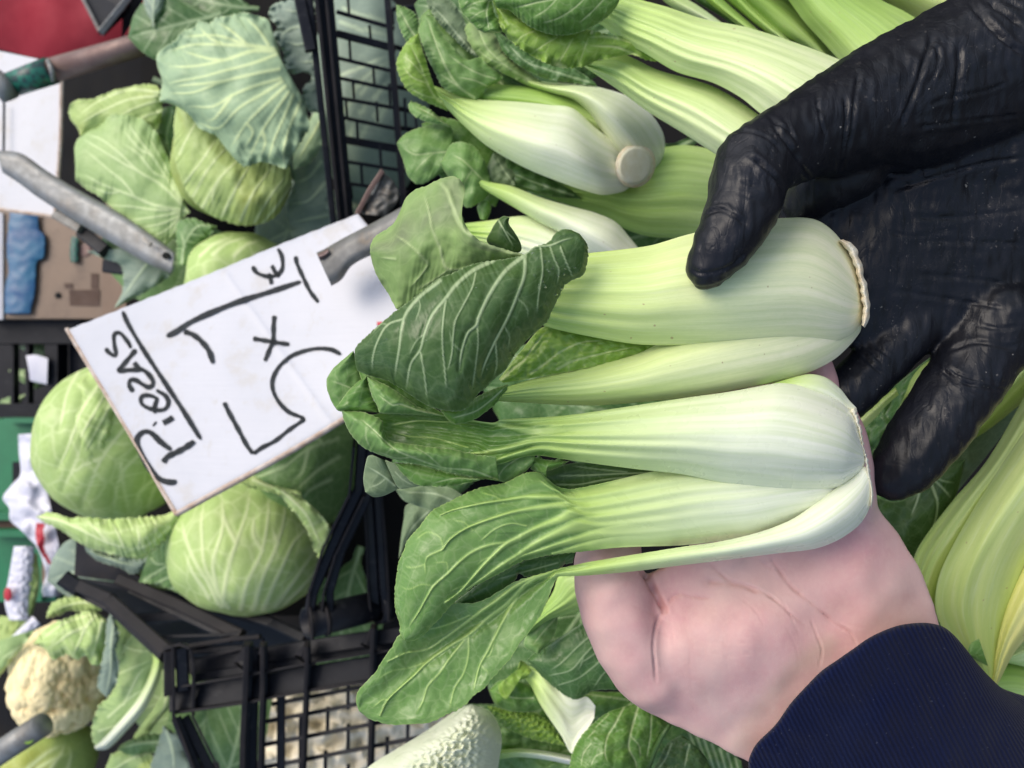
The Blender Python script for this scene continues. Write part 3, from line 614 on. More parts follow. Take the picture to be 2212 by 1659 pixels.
sheet('leaf', pts('790,812 775,790 764,760'), pts('756,895 728,885 712,856 705,826 716,800 738,779 764,757'), M['leaf_soft'], pc, [.346, .344, .342], .003, nu=50, nv=36, jag=(1, 12, 6), noise=(.001, 40, 2),
      veins=[(pts('780,850 750,835 715,822'), 1.2, .6)])

hero = max([o for o in pc.children if o.data.materials[0] == M['leaf_dark']], key=lambda o: len(o.data.vertices))
hv_ = np.empty(len(hero.data.vertices) * 3, np.float32); hero.data.vertices.foreach_get('co', hv_); hv_ = hv_.reshape(-1, 3)[:240 * 130] + root_origin(hero)
hx, hy, hd = proj(hv_); rr_ = random.Random(5)
kw_ = NT('water'); kw_.p.inputs['Base Color'].default_value = (1, 1, 1, 1); kw_.p.inputs['Transmission Weight'].default_value = 1; kw_.p.inputs['IOR'].default_value = 1.33; kw_.p.inputs['Roughness'].default_value = .03
for i in range(46):
    if i < 30: x, y = rr_.gauss(1185, 28), rr_.gauss(585, 32)
    else: x, y = rr_.uniform(820, 1180), rr_.uniform(620, 860)
    n_ = int(np.argmin((hx - x) ** 2 + (hy - y) ** 2))
    if (hx[n_] - x) ** 2 + (hy[n_] - y) ** 2 > 9: continue
    r_ = rr_.uniform(1.2, 3.6 if i < 30 else 2.0) * mpp(.32); v, q = spherev(hv_[n_], r_, 7, 12, (rr_.uniform(.8, 1.6), rr_.uniform(.7, 1.2), .45)); mk('water_drop', v, q, kw_.m, hero)
# ================================================================ LOWER PAK CHOI
pl = thing('pak_choi', 'lower held pak choi, resting on the bare palm, big soft leaf spread out', 'pak choi', (1560, 980, .350), 'pak choi held up in the hands')
# rear sliver of stalk at the top of the root end
sheet('stalk', t(2, 1, '600,820 750,778 830,765 930,788 1020,858 1080,935 1128,985'), t(2, 1, '500,860 700,900 850,930 950,960 1040,1020 1090,1030 1128,1010'), M['stalk_white'], pl, [.350, .350, .351], [.001, .006, .001], nu=80, nv=24, back=.01)
u4 = lambda s: [(950.2 + x * .2864, 820.7 + y * .2864) for x, y in pts(s)]
# second leaf: broad stalk running out into the big soft blade
bu_ = [.001, .012, .014, .012, .009, .006, .006, .008, .009, .007, .002]
sheet('leaf', pts('1874,1028 1862,1010 1800,1000 1700,1000 1600,1000 1500,1005 1411,1018 1337,1035 1280,1048 1232,1056 1203,1050') + t(1, 1, '1335,1440 1270,1400 1180,1410 1060,1468 900,1500 800,1540 700,1590 600,1640') + t(1, 2, '560,20 500,100 430,180 400,260 372,320 357,420 345,520 350,640 375,720 380,790 410,832'),
      pts('1874,1042 1850,1080 1800,1110 1720,1135 1641,1160 1558,1169 1475,1178 1337,1183 1247,1193') + t(1, 2, '1400,275 1250,300 1150,330 1050,385 900,462 850,490 760,560 700,620 640,690 560,770 500,825 440,838 410,832'),
      M['whole_soft'], pl, [.358, .357, .356, .354, .351, .347, .342, .339, .336, .334, .336], bu_, back=[.004, .012, .012, .006, -.004, -.005, -.005, -.007, -.008, -.006, -.001], nu=420, nv=130, pw=2.4, pet=(1180, 1874, 1290), ribs=([.0001, .0003, .0006, .0010, .0010, .0003, 0, 0], 9, 14), dots=18,
      veins=[(u4('1700,830 1450,850 1200,872 1000,888 850,886 680,880 500,905 300,935 100,980 0,1020'), [26, 22, 13, 6, 3.6, 2.4, 1.5, 1], 0), (u4('1700,900 1450,890 1200,905 1050,925 900,940 700,970 540,1000 350,1060 200,1120 80,1200 20,1280'), [26, 20, 12, 6, 4.2, 3, 2.2, 1.5, 1], 0),
             (u4('1700,980 1450,950 1200,965 1030,990 900,1050 750,1110 600,1190 500,1240 420,1310 330,1400 250,1490 150,1600 40,1680'), [30, 24, 15, 8, 5.5, 5, 4, 3, 2.4, 1.8, 1.2], 0), (u4('1700,1080 1450,1040 1200,1060 1000,1110 850,1170 700,1250 580,1330 450,1410 350,1480 200,1580'), [30, 24, 16, 8, 6, 5, 4, 2.6, 1.2], 0),
             (u4('1700,1160 1450,1130 1250,1150 1050,1200 900,1240 750,1290 620,1330 520,1390'), [26, 22, 14, 7, 4.5, 3.5, 2, 1.2], 0), (u4('1700,1240 1450,1220 1250,1230 1100,1250 950,1290 850,1310'), [26, 20, 13, 7, 4, 2], 0),
             (t(1, 2, '1100,195 960,215 850,260 770,320 690,400 600,480 550,560 500,650 440,740'), 2.8, .9), (t(1, 2, '540,340 545,400'), 1.5, .8),
             (t(1, 2, '660,240 560,290 540,340'), 2, .8), (t(1, 1, '1420,1530 1350,1500 1280,1450'), 1.4, .6), (t(1, 1, '1050,1600 1000,1560 900,1530'), 1.2, .5), (t(1, 2, '850,120 800,70 720,50'), 1, .5), (t(1, 2, '660,240 640,170 560,130 480,180'), 1, .5), (t(1, 2, '690,400 680,330 600,330'), 1, .5),
             (t(1, 2, '540,340 470,360 400,350'), 1, .5), (t(1, 2, '600,480 520,470 440,500 380,480'), 1, .5), (t(1, 2, '1200,90 1100,75 1000,110 900,190'), 1.6, .7), (t(1, 2, '830,470 760,490 700,520'), 1, .5), (t(1, 2, '1000,290 940,300 880,340'), 1.2, .5)],
      vh=.0009, quilt=.0008, qw=15, noise=[(.0014, 120, 31), (.0004, 45, 9)], jag=(1.3, 13, 2), ruf=(.001, 70, 4))
# middle leaf: the white front stalk with its glossy blade folded at the tip
sheet('leaf', pts('1868,982 1860,945 1845,898 1825,876 1791,856 1741,836 1708,829 1675,828 1575,846 1475,860 1304,886 1224,897 1157,902 1085,906') + t(1, 1, '980,1080 830,1060 640,1026 280,1011 200,1028 120,1010'),
      pts('1868,990 1866,1008 1841,1032 1808,1053 1741,1060 1675,1058 1575,1046 1475,1025 1371,1013 1271,1000 1204,990 1162,984 1125,988 1080,1003 1045,1003') + t(1, 1, '860,1290 700,1262 440,1222 310,1195 200,1120 120,1010'),
      M['whole_mid'], pl, [.347, .346, .345, .345, .344, .343, .342, .341, .341, .344, .348], [.002, .018, .022, .020, .016, .011, .007, .003, -.002, -.002, 0], back=[.003, .014, .014, .012, .010, .006, -.002, -.001, .003, .003, .001], nu=420, nv=110, pw=2.4, pet=(1120, 1860, 1185), ribs=([.0001, .0002, .0004, .0009, .0016, .0012, .0003, 0], 9, 23),
      veins=[(u4('1500,300 1200,320 1000,335 800,385 650,380 500,345 350,320 200,305 100,300'), [30, 24, 17, 9, 6, 4.5, 3, 2, 1], 0), (u4('1500,430 1200,440 1000,445 800,450 700,457 600,490 450,530 330,550 240,553'), [32, 26, 20, 11, 8, 6, 4.5, 3.5, 2], 0),
             (u4('1500,580 1200,540 1000,520 850,508 750,510 650,540 500,580 420,610 350,635'), [30, 24, 16, 9, 6, 5, 3.5, 2.5, 1.4], 0), (u4('1400,250 1000,300 750,310 560,300 450,302'), [22, 16, 9, 6, 3], 0),
             (t(1, 1, '830,1068 650,1075 500,1070 320,1100'), 1.6, .7), (t(1, 1, '820,1240 600,1180 450,1170 340,1140'), 1.4, .6)], vh=.0009, noise=[(.0005, 260, 8), (.0006, 60, 7)])
# outer bottom leaf: thin stalk and the long hanging blade
sheet('leaf', pts('1880,1030 1868,1008 1848,1026 1808,1053 1758,1090 1708,1123 1641,1149 1558,1169 1475,1181 1337,1203 1271,1214 1231,1223 1207,1228') + t(1, 2, '1300,398 1130,450 980,540 860,590 720,595 550,690 380,790 330,870 260,970 220,1040 150,1110 100,1180 97,1240 115,1292'),
      pts('1881,1034 1886,1060 1882,1085 1871,1113 1851,1139 1808,1168 1758,1186 1675,1196 1558,1211 1475,1221 1371,1234 1271,1243 1225,1245') + t(1, 2, '1400,425 1350,535 1305,645 1250,735 1210,790 1155,852 1100,945 1050,1000 980,1080 920,1150 860,1190 790,1262 700,1306 600,1357 540,1372 450,1376 330,1380 240,1360 180,1340 115,1292'),
      M['whole_soft'], pl, [.347, .346, .346, .345, .345, .345, .345, .344, .343, .342, .345], [.001, .010, .009, .007, .005, .003, -.001, -.003, -.004, -.003, .001], back=[.003, .010, .008, .006, .004, .002, .002, .004, .005, .004, 0], nu=440, nv=110, pet=(1215, 1880, 1225), dots=20,
      veins=[(t(1, 2, '1900,330 1640,370 1480,385 1300,410 1150,470 1000,580 900,650 750,760 660,825 560,890 420,915 300,970'), [12, 9, 7, 4.4, 3.6, 3.2, 2.8, 2.4, 2, 1.6, 1.2, .9], 0), (t(1, 2, '1900,345 1600,390 1420,395 1270,425 1200,470 1160,510 1070,600 950,690 820,795 700,870 560,970 470,1060 380,1140 300,1220 250,1320'), [12, 9, 7, 4.6, 4, 3.8, 3.6, 3.2, 2.8, 2.4, 2, 1.6, 1.3, 1], 0),
             (t(1, 2, '1175,485 1130,560 1080,640 1040,720 1000,800 950,900 895,1000 862,1130 850,1165'), 2.8, .8), (t(1, 2, '820,798 700,950 640,1040 560,1130 530,1220 490,1300'), 2.0, .7), (t(1, 2, '822,798 822,930 790,1050 730,1150 700,1280'), 1.8, .6),
             (t(1, 2, '830,670 740,710 640,745 540,765'), 1.8, .8), (t(1, 2, '300,1220 270,1215 200,1270'), 1.2, .5), (t(1, 2, '560,970 440,1010 330,1030 240,1080'), 1.2, .5), (t(1, 2, '900,990 960,1050'), .9, .5), (t(1, 2, '1000,800 960,930 900,940'), 1, .4)],
      vh=.0008, quilt=.0007, qw=15, noise=[(.0012, 110, 33), (.0004, 40, 2)], jag=(1.3, 13, 21), ruf=(.0008, 70, 9), zf=lambda U, V, X, Y: .005 * np.exp(-((V - .33) / .12) ** 2) * np.sin(np.pi * np.clip(U * 2 - 1, 0, 1)))
sheet('cut_base', t(2, 1, '1085,1000 1125,1090 1160,1230 1182,1330 1192,1400 1215,1500 1218,1600'), t(2, 1, '1124,980 1141,1050 1160,1130 1180,1250 1203,1330 1218,1430 1236,1540 1222,1640'), M['cutface'], pl, .345, .002, nu=100, nv=14, back=.01, jag=(1.8, 14, 4), noise=(.0005, 15, 4))
sheet('leaf', t(1, 1, '1000,1300 850,1282 730,1252 590,1237 440,1217 310,1192 272,1120 265,1068 200,1030 120,1008 0,998'), t(1, 1, '1022,1458 960,1450 860,1432 700,1400 550,1360 400,1332 250,1290 130,1232 60,1152 20,1080 0,998'), M['leaf_soft'], pl,
      [.338, .334, .332, .333, .338], [.001, .006, .009, .008, .003], [.002, .003, .001], nu=150, nv=60,
      veins=[(t(1, 1, '1010,1450 850,1390 650,1370 400,1280 330,1240 200,1120 130,1060'), 2, 1), (t(1, 1, '740,1400 600,1370 500,1350'), 1, .5), (t(1, 1, '330,1240 280,1290'), 1, .5), (t(1, 1, '480,1300 360,1310 240,1270'), 1.2, .5), (t(1, 1, '160,1110 160,1180 190,1250'), 1.2, .5), (t(1, 1, '650,1370 560,1290 460,1230'), 1, .5)],
      noise=[(.0010, 60, 3), (.0005, 25, 4)], jag=(1.1, 12, 9), quilt=.0007, thick=.0009, dots=20)
sheet('leaf', t(1, 1, '1030,1460 900,1440 700,1405 500,1352 340,1335'), t(1, 1, '1062,1467 960,1442 850,1465 700,1492 520,1492 450,1460 390,1405 340,1335'), M['leaf_mid'], pl, [.340, .339, .343], .003, nu=90, nv=30, jag=(1, 10, 5),
      veins=[(t(1, 1, '900,1450 750,1440 600,1470'), 1, .5)], ruf=(.002, 50, 3))
sheet('leaf', t(1, 1, '1260,1285 1180,1290 1060,1310 960,1350'), t(1, 1, '1240,1350 1190,1400 1120,1440 1062,1468 1010,1440 960,1350'), M['leaf_soft'], pl, [.346, .347, .348], .002, nu=60, nv=40, noise=(.001, 30, 5),
      veins=[(t(1, 1, '1160,1300 1060,1370 1010,1440'), 1.4, .7)])
sheet('leaf', t(1, 1, '1240,1300 1330,1320 1480,1328'), t(1, 1, '1225,1380 1290,1420 1330,1440 1325,1400 1400,1372 1480,1328'), M['leaf_mid'], pl, [.350, .348, .350], .003, nu=50, nv=30, jag=(1.2, 14, 6), noise=(.001, 30, 1))
sheet('leaf', t(1, 1, '1290,1300 1340,1345 1400,1350 1440,1320 1420,1300'), t(1, 1, '1270,1290 1260,1320 1240,1350 1300,1370 1420,1300'), M['leaf_soft'], pl, [.351, .350, .350], .002, nu=30, nv=20)
sheet('leaf', t(1, 1, '1300,1400 1450,1350 1650,1335 1850,1360 2060,1395'), t(1, 1, '1330,1480 1420,1540 1560,1530 1700,1500 1900,1440 2060,1400'), M['leaf_dark'], pl, [.362, .362, .360], .002, nu=80, nv=30,
      veins=[(t(1, 1, '2000,1405 1800,1410 1600,1420 1400,1425'), 1.6, .8), (t(1, 1, '1900,1430 1700,1450 1540,1480 1380,1480'), 1.5, .7), (t(1, 1, '1850,1400 1650,1380 1500,1360'), 1.2, .6)])
sheet('leaf', t(1, 1, '200,1288 170,1300 150,1380 142,1450 155,1530'), t(1, 1, '285,1325 320,1390 350,1455 372,1500 285,1550 210,1562 155,1530'), M['leaf_grey'], pl, [.352, .356, .358], .003, nu=60, nv=40, noise=(.0008, 40, 3),
      veins=[(t(1, 1, '350,1490 290,1440 230,1400 180,1370'), 1.8, .8), (t(1, 1, '290,1440 240,1480 180,1500'), 1.2, .6)], vh=.0006)
sheet('leaf', t(1, 1, '360,1345 320,1335 285,1322 300,1370'), t(1, 1, '510,1490 450,1500 370,1502 300,1370'), M['leaf_grey'], pl, [.348, .350, .352], .002, nu=40, nv=30, veins=[(t(1, 1, '350,1400 400,1450 470,1490'), 1.2, .6)])
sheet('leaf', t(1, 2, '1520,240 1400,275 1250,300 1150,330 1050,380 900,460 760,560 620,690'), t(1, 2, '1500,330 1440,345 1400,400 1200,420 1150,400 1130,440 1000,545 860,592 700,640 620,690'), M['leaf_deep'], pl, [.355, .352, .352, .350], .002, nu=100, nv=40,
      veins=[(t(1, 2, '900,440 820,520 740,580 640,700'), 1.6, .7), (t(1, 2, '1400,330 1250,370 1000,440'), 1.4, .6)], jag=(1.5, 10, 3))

# ================================================================ GLOVED HAND
gh = thing('person', 'hand in a dusty black rubber glove pinching the upper pak choi with its thumb', 'person', (2000, 400, .38))
def tp(c, r, x, y, d, rad): X, Y = t(c, r, '%f,%f' % (x, y))[0]; return (X, Y, d, rad / 3)
class Grab:
    pass
def sheetvol(A, B, d, bul, back, tilt=0, nu=60, nv=40, pw=2.2, zf=None):
    o = sheet('tmpvol', A, B, None, None, d, bul, tilt, nu=nu, nv=nv, back=back, pw=pw, zf=zf, loc=np.zeros(3))
    me = o.data; v = np.empty(len(me.vertices) * 3, np.float32); me.vertices.foreach_get('co', v)
    q = np.empty(len(me.loops), np.int32); me.loops.foreach_get('vertex_index', q)
    bpy.data.objects.remove(o); bpy.data.meshes.remove(me)
    return v.reshape(-1, 3).astype(float), q.reshape(-1, 4)
parts = chain([tp(2, 0, 156, 1742, .3165, 142), tp(2, 0, 250, 1600, .315, 196), tp(2, 0, 330, 1470, .316, 222), tp(2, 0, 395, 1330, .319, 246), tp(2, 0, 425, 1180, .322, 258), tp(2, 0, 470, 1060, .326, 262), tp(2, 0, 620, 970, .333, 262), tp(2, 0, 800, 880, .340, 285), tp(2, 0, 1000, 800, .349, 340), tp(2, 0, 1230, 720, .358, 400)])
parts += chain([tp(2, 0, 1230, 720, .358, 400), tp(2, 0, 1500, 640, .366, 470), tp(2, 0, 1900, 480, .372, 520), tp(2, 0, 2300, 300, .375, 560)])
palmA = t(2, 0, '1060,640 1100,425 1330,300 1560,160 1700,10 1800,-100 2200,-300 2600,-500'); palmB = pts('1660,440 1700,540 1790,640 1850,760 1930,745 2010,730 2110,760 2212,765 2400,720')
parts.append(sheetvol(palmA, palmB, [.388, .384, .380, .382], [.004, .009, .012, .012, .012], .014, nu=70, nv=60))
parts += chain([(1830, 350, .366, 90), (1775, 400, .370, 62), (1735, 440, .379, 44)])
parts += chain([tp(2, 0, 1500, 1050, .388, 330), tp(2, 0, 2000, 950, .386, 360), tp(2, 0, 2300, 1400, .390, 360), tp(2, 0, 1600, 1500, .396, 330), tp(2, 0, 1500, 1050, .388, 330)])
# fingers: index and middle reach behind the pak choi, ring and little finger under them
parts += chain([tp(2, 1, 1480, 470, .390, 185), tp(2, 1, 1330, 630, .388, 180), tp(2, 1, 1190, 780, .386, 176), tp(2, 1, 1050, 900, .386, 178), tp(2, 1, 900, 980, .388, 160)])
parts += chain([tp(2, 1, 2020, 430, .386, 300), tp(2, 1, 1945, 600, .384, 268), tp(2, 1, 1835, 790, .380, 246), tp(2, 1, 1700, 1000, .377, 240), tp(2, 1, 1565, 1180, .376, 234), tp(2, 1, 1440, 1350, .377, 205), tp(2, 1, 1360, 1440, .378, 150)])
parts += chain([tp(2, 1, 1300, 300, .396, 190), tp(2, 1, 1100, 400, .392, 180), tp(2, 1, 900, 480, .388, 170), tp(2, 1, 760, 520, .386, 150)])
parts += chain([tp(2, 1, 1150, 50, .396, 180), tp(2, 1, 950, 120, .392, 170), tp(2, 1, 800, 160, .388, 150)])
gl = [(t(2, 0, '570,770 620,850 700,960 780,1080 860,1190'), 4, .0016), (t(2, 0, '640,740 690,820 740,930'), 3, .0009), (t(2, 0, '870,560 875,680 900,800 930,900'), 3, .0012), (t(2, 0, '1050,600 1060,720 1050,900 1010,1180'), 4, .0016),
      (t(2, 0, '1150,440 1120,600 1100,800 1060,1000 1025,1170'), 4, .0014), (t(2, 0, '1620,230 1560,420 1500,600 1440,740 1405,830'), 5, .0018), (t(2, 0, '1600,260 1660,350 1640,470 1580,560'), 4, .0012), (t(2, 0, '1800,280 1790,450 1770,620 1750,800'), 6, .0014),
      (t(2, 0, '1560,690 1750,630 1950,590 2120,530'), 4, .0010), (t(2, 0, '1480,830 1700,800 1950,770 2212,740'), 4, .0009), (t(2, 0, '1850,0 1980,150 2100,270 2212,350'), 6, .0022), (t(2, 0, '1960,0 2080,80 2212,180'), 5, .0016), (t(2, 0, '2100,0 2212,60'), 5, .0014),
      (t(2, 0, '1370,1220 1530,1180 1700,1130 1950,1060 2212,1020'), 5, .0014), (t(2, 0, '1250,1060 1400,1080 1550,1100'), 4, .0009), (t(2, 0, '1480,1400 1700,1410 1950,1390 2212,1360'), 5, .0012), (t(2, 0, '1600,1560 1900,1570 2212,1580'), 5, .0010), (t(2, 0, '1300,1500 1500,1530 1800,1480'), 4, .0007),
      (t(2, 0, '430,1000 520,1070 600,1150 665,1240'), 4, .0020), (t(2, 0, '330,1150 430,1190 550,1230'), 3, .0007), (t(2, 0, '340,1240 430,1280 540,1310'), 3, .0007), (t(2, 0, '120,1400 230,1360 320,1390 430,1470'), 4, .0014), (t(2, 0, '150,1380 260,1330 350,1360'), 3, -.0006),
      (t(2, 0, '250,860 420,850 560,900 660,1010'), 3, .0008), (t(2, 0, '540,740 600,790 700,860 760,950'), 3, .0010), (t(2, 1, '30,60 110,110 220,100 330,50 440,-60'), 4, .0009), (t(2, 1, '20,160 110,205 240,180 350,110'), 3, .0006),
      (t(2, 1, '1640,700 1740,780 1850,830 1970,850 2090,870'), 4, .0016), (t(2, 1, '1680,690 1800,770 1950,810 2120,820'), 3, .0012), (t(2, 1, '1660,740 1780,830 1900,880 2020,900'), 3, .0009), (t(2, 1, '1140,580 1200,680 1280,750 1350,780'), 3, .0010), (t(2, 1, '1190,560 1260,660 1340,730'), 3, .0010), (t(2, 1, '1230,540 1310,630 1400,690'), 3, .0007),
      (t(2, 1, '1350,220 1600,260 1850,300 2100,340'), 5, .0009), (t(2, 1, '1500,120 1800,140 2100,180'), 5, .0008), (t(2, 1, '1700,620 1900,560 2100,590 2212,560'), 4, .0010), (t(2, 1, '1900,440 2050,470 2212,450'), 4, .0010)]
def gpost(co, no):
    x, y, d = proj(co)
    amp = .00035 * wob(x, y, 70, 5) + .0002 * wob(x * 3, y, 60, 9)
    co = co + no * amp[:, None]
    co, m = creases(co, no, gl); return co, {'vein': m}
voxel('glove', parts, .0011, M['glove'], gh, smooth=16, post=gpost)

# ================================================================ BARE HAND AND SLEEVE
bh = thing('person', 'bare pale left hand with navy ribbed sleeve, palm up under the lower pak choi', 'person', (1750, 1400, .38))
def palmz(U, V, X, Y):
    g = lambda cx, cy, rx, ry, a, an=0: a * np.exp(-(((X - cx) * math.cos(an) + (Y - cy) * math.sin(an)) / rx) ** 2 - ((-(X - cx) * math.sin(an) + (Y - cy) * math.cos(an)) / ry) ** 2)
    return -(g(1570, 1410, 160, 105, .0105, -.45) + g(1870, 1230, 90, 150, .0065, -.3) + g(1440, 1420, 70, 90, .006)) + g(1640, 1250, 120, 60, .004) + g(1790, 1340, 60, 45, .003)
hA = t(1, 2, '1640,600 1640,720 1700,850 1760,1010 1830,1140 1950,1240 2100,1370') + pts('1475,1580 1575,1633 1680,1690 1800,1760')
hB = pts('1560,1150 1700,1110 1840,1070 1890,1085 1931,1133 1955,1166 1995,1233 2011,1273 2025,1313 2036,1353 2070,1420 2120,1500')
hp = [sheetvol(hA, hB, [.377, .377, .378, .380], [.006, .010, .012, .012, .010], .016, nu=110, nv=90, pw=3.0, zf=palmz)]
hp += chain([(1318, 1262, .371, 80), (1332, 1320, .371, 82), (1362, 1385, .373, 84), (1402, 1440, .378, 86), (1450, 1470, .388, 84)])
hp += chain([(1318, 1262, .371, 80), (1312, 1215, .374, 74), (1322, 1160, .378, 64), (1340, 1115, .380, 50)])
hp += chain([(1560, 1180, .382, 70), (1545, 1080, .384, 58), (1530, 960, .384, 54), (1540, 860, .384, 46), (1560, 790, .384, 36)])
hp += chain([(1650, 1160, .382, 70), (1650, 1050, .384, 58), (1650, 920, .384, 54), (1670, 810, .382, 48), (1690, 740, .382, 36)])
hp += chain([(1740, 1140, .382, 68), (1750, 1020, .384, 56), (1760, 910, .382, 50), (1768, 830, .378, 44), (1766, 790, .376, 34)])
hp += chain([(1830, 1120, .380, 60), (1840, 1020, .380, 48), (1830, 940, .378, 42), (1815, 890, .376, 34)])
hp += chain([(1850, 1400, .392, 130), (1960, 1560, .405, 120), (2040, 1680, .42, 110)])
hl = [(t(1, 2, '1960,372 2000,450 2040,530 2070,590 2095,635'), 7, .0045), (t(1, 2, '2095,635 2050,700 2030,780 2022,880 2032,1000 2038,1100'), 3.2, .0015), (t(1, 2, '2095,632 2140,560 2200,530') + t(2, 2, '50,545 200,560'), 4, .0009),
      (t(2, 2, '180,340 300,440 480,500 600,570 700,660 800,740'), 3, .0010), (t(2, 2, '570,300 700,480 800,560 900,650 980,720 1080,780 1130,860'), 3, .0013), (t(2, 2, '830,700 870,800 903,900 880,1010'), 2.2, .0006), (t(2, 2, '480,310 600,380 690,360'), 2, .0006),
      (t(2, 2, '10,650 40,860 50,1080 70,1300'), 1.6, .0002), (t(2, 2, '640,560 700,680 760,800'), 2, .0004), (t(1, 2, '1880,600 1960,640 2030,660'), 2, .0004), (t(2, 2, '150,450 350,470 500,520'), 6, .0010), (t(2, 2, '240,700 280,900 300,1150'), 1.6, .00015),
      (t(2, 2, '600,640 680,760 740,900 760,1040'), 1.6, .00018), (t(2, 2, '900,650 1000,700 1120,740 1250,760'), 2, .0003), (t(2, 2, '380,560 470,640 530,740'), 2, .0003), (t(1, 2, '2120,660 2150,800 2160,950'), 2, .0003), (t(1, 2, '2040,760 2110,800 2190,820'), 2, .0003), (t(1, 2, '2060,700 2130,720 2200,715'), 2, .0003), (t(2, 2, '120,830 300,850 520,830'), 2, .0003), (t(2, 2, '120,900 330,930 560,880'), 2, .0003)]
def hpost(co, no):
    x, y, d = proj(co); co = co + no * (.0003 * wob(x, y, 120, 3))[:, None]
    co, m = creases(co, no, hl, 1.0, .12, 10)
    pale = np.clip(1 - pdist(x, y, pts('1590,1610 1640,1530 1720,1440 1790,1390'), 26, 22) * .7, 0, 1) + np.clip(1 - pdist(x, y, pts('1262,1270 1285,1340 1330,1450 1400,1540 1520,1610'), 26, 30) * .6, 0, 1) * .7
    return co, {'vein': m * .8, 'pale': np.clip(pale, 0, 1)}
voxel('hand', hp, .0011, M['skin'], bh, smooth=40, post=hpost)
cuff = t(2, 2, '425,1700 430,1600 480,1500 600,1380 700,1240 800,1130 900,1030 1000,960 1100,890 1200,820 1300,770 1400,735 1500,720 1600,720 1690,745 1760,800 1830,880 1900,970 1990,1070 2060,1135 2130,1165 2212,1190')
off = t(2, 2, '800,2600 1200,2500 1700,2350 2200,2150 2600,1900 2900,1600')
def cz(U, V, X, Y):
    s = np.sin(np.pi * np.clip(U * .94 + .03, 0, 1)) ** .55
    return -.032 * (s - .3) + .006 * np.exp(-V / .012) + .0007 * wob(X, Y, 120, 4) * np.clip(V * 20, 0, 1) - .004 * np.exp(-((X - 2010) / 34) ** 2 - ((Y - 1480) / 130) ** 2) * 0
so = sheet('sleeve', cuff, off, M['knit'], bh, [.372, .376, .374, .384, .40], 0, [.006, .010, .006], nu=240, nv=200, zf=cz, thick=.004)
at = so.data.attributes['uvw']; n = 240 * 200   # ribs run down the arm: position along the cuff drives them
L = np.r_[0, np.cumsum(np.linalg.norm(np.diff(resample(cuff, 240), axis=0), axis=1))] * mpp(.36)
uv = np.zeros((240, 200, 3), np.float32); uv[..., 0] = L[:, None]; uv[..., 1] = np.linspace(0, .16, 200)[None]
at.data.foreach_set('vector', np.vstack([uv.reshape(-1, 3)] * 2).ravel())
# ================================================================ PILE OF PAK CHOI BEHIND THE HANDS
u9 = lambda s: [(1261.8 + x * .3968, y * .3968) for x, y in pts(s)]      # enlargements used while measuring
u3 = lambda s: [(987.5 + x * .2728, 1316.6 + y * .2728) for x, y in pts(s)]
# --- big ribbed one at the top
a = thing('pak_choi', 'large ribbed pale pak choi crossing the top of the photo, lying above the gloved thumb', 'pak choi', (1500, 150, .48), 'pak choi heaped in the crate')
sheet('stalk', u9('0,330 60,310 200,290 400,380 700,470 930,610 1050,720 1150,820'), u9('0,362 100,430 200,500 350,610 530,720 700,830 850,925 960,980'), M['stalk_rib'], a, [.50, .49, .475, .46], [.006, .016, .02, .018], nu=150, nv=60, back=[.01, .02, .02], ribs=([.0022, .0016, .001, .0006], 7, 8))
sheet('stalk', u9('60,-60 200,-30 330,5 460,40 640,100 900,152 1200,250 1450,350 1700,470'), u9('20,120 90,133 200,220 330,290 500,390 700,450 850,530 950,610 1150,760'), M['stalk_rib'], a, [.485, .475, .465, .45, .44], [.005, .014, .020, .022, .02], nu=180, nv=90, back=[.008, .018, .02],
      ribs=([.0026, .0024, .0016, .001, .0008], 11, 3))
sheet('leaf', t(1, 0, '2090,330 1980,280 1900,255 1750,225 1500,170 1250,120 1100,60 980,0'), t(1, 0, '2040,400 1970,388 1880,355 1760,372 1690,388 1640,400 1600,425 1520,440 1430,440 1330,410 1230,360 1150,310 1080,250 1030,170 980,0'), M['leaf_yellow'], a,
      [.48, .475, .468, .466, .468], [.001, .004, .006, .005], nu=190, nv=70, jag=(1.5, 9, 3), ruf=(.006, 44, 4), noise=[(.0010, 40, 3)],
      veins=[(t(1, 0, '2050,340 1900,280 1750,240 1600,240'), 4, 2), (t(1, 0, '1960,385 1800,310 1700,300 1620,300'), 3, 1), (t(1, 0, '1400,240 1300,300 1230,350'), 1.4, .6), (t(1, 0, '1500,250 1450,340 1400,420'), 1.4, .6), (t(1, 0, '1250,200 1180,230 1120,280'), 1.2, .5), (t(1, 0, '1600,250 1570,330 1540,420'), 1.2, .5)])
sheet('leaf', t(1, 0, '1830,-60 1700,-160 1400,-200 1150,-150 1000,-60 985,0'), t(1, 0, '1810,-20 1785,40 1730,105 1640,165 1550,210 1450,230 1360,226 1270,197 1200,160 1130,100 1080,64 1010,50 985,0'), M['leaf_mid'], a, [.462, .458, .455, .458], [.001, .008, .010, .003], nu=150, nv=80,
      jag=(1.2, 9, 13), quilt=.0007, qw=12, noise=[(.0012, 60, 4), (.0005, 26, 6)], dots=14,
      veins=[(t(1, 0, '1800,-40 1600,-30 1400,-10 1250,20 1130,50'), 3, 1), (t(1, 0, '1600,-30 1500,60 1400,120 1300,150'), 1.4, .6), (t(1, 0, '1400,-10 1330,60 1250,110'), 1.2, .6), (t(1, 0, '1720,-30 1640,60 1540,150'), 1.4, .6)])
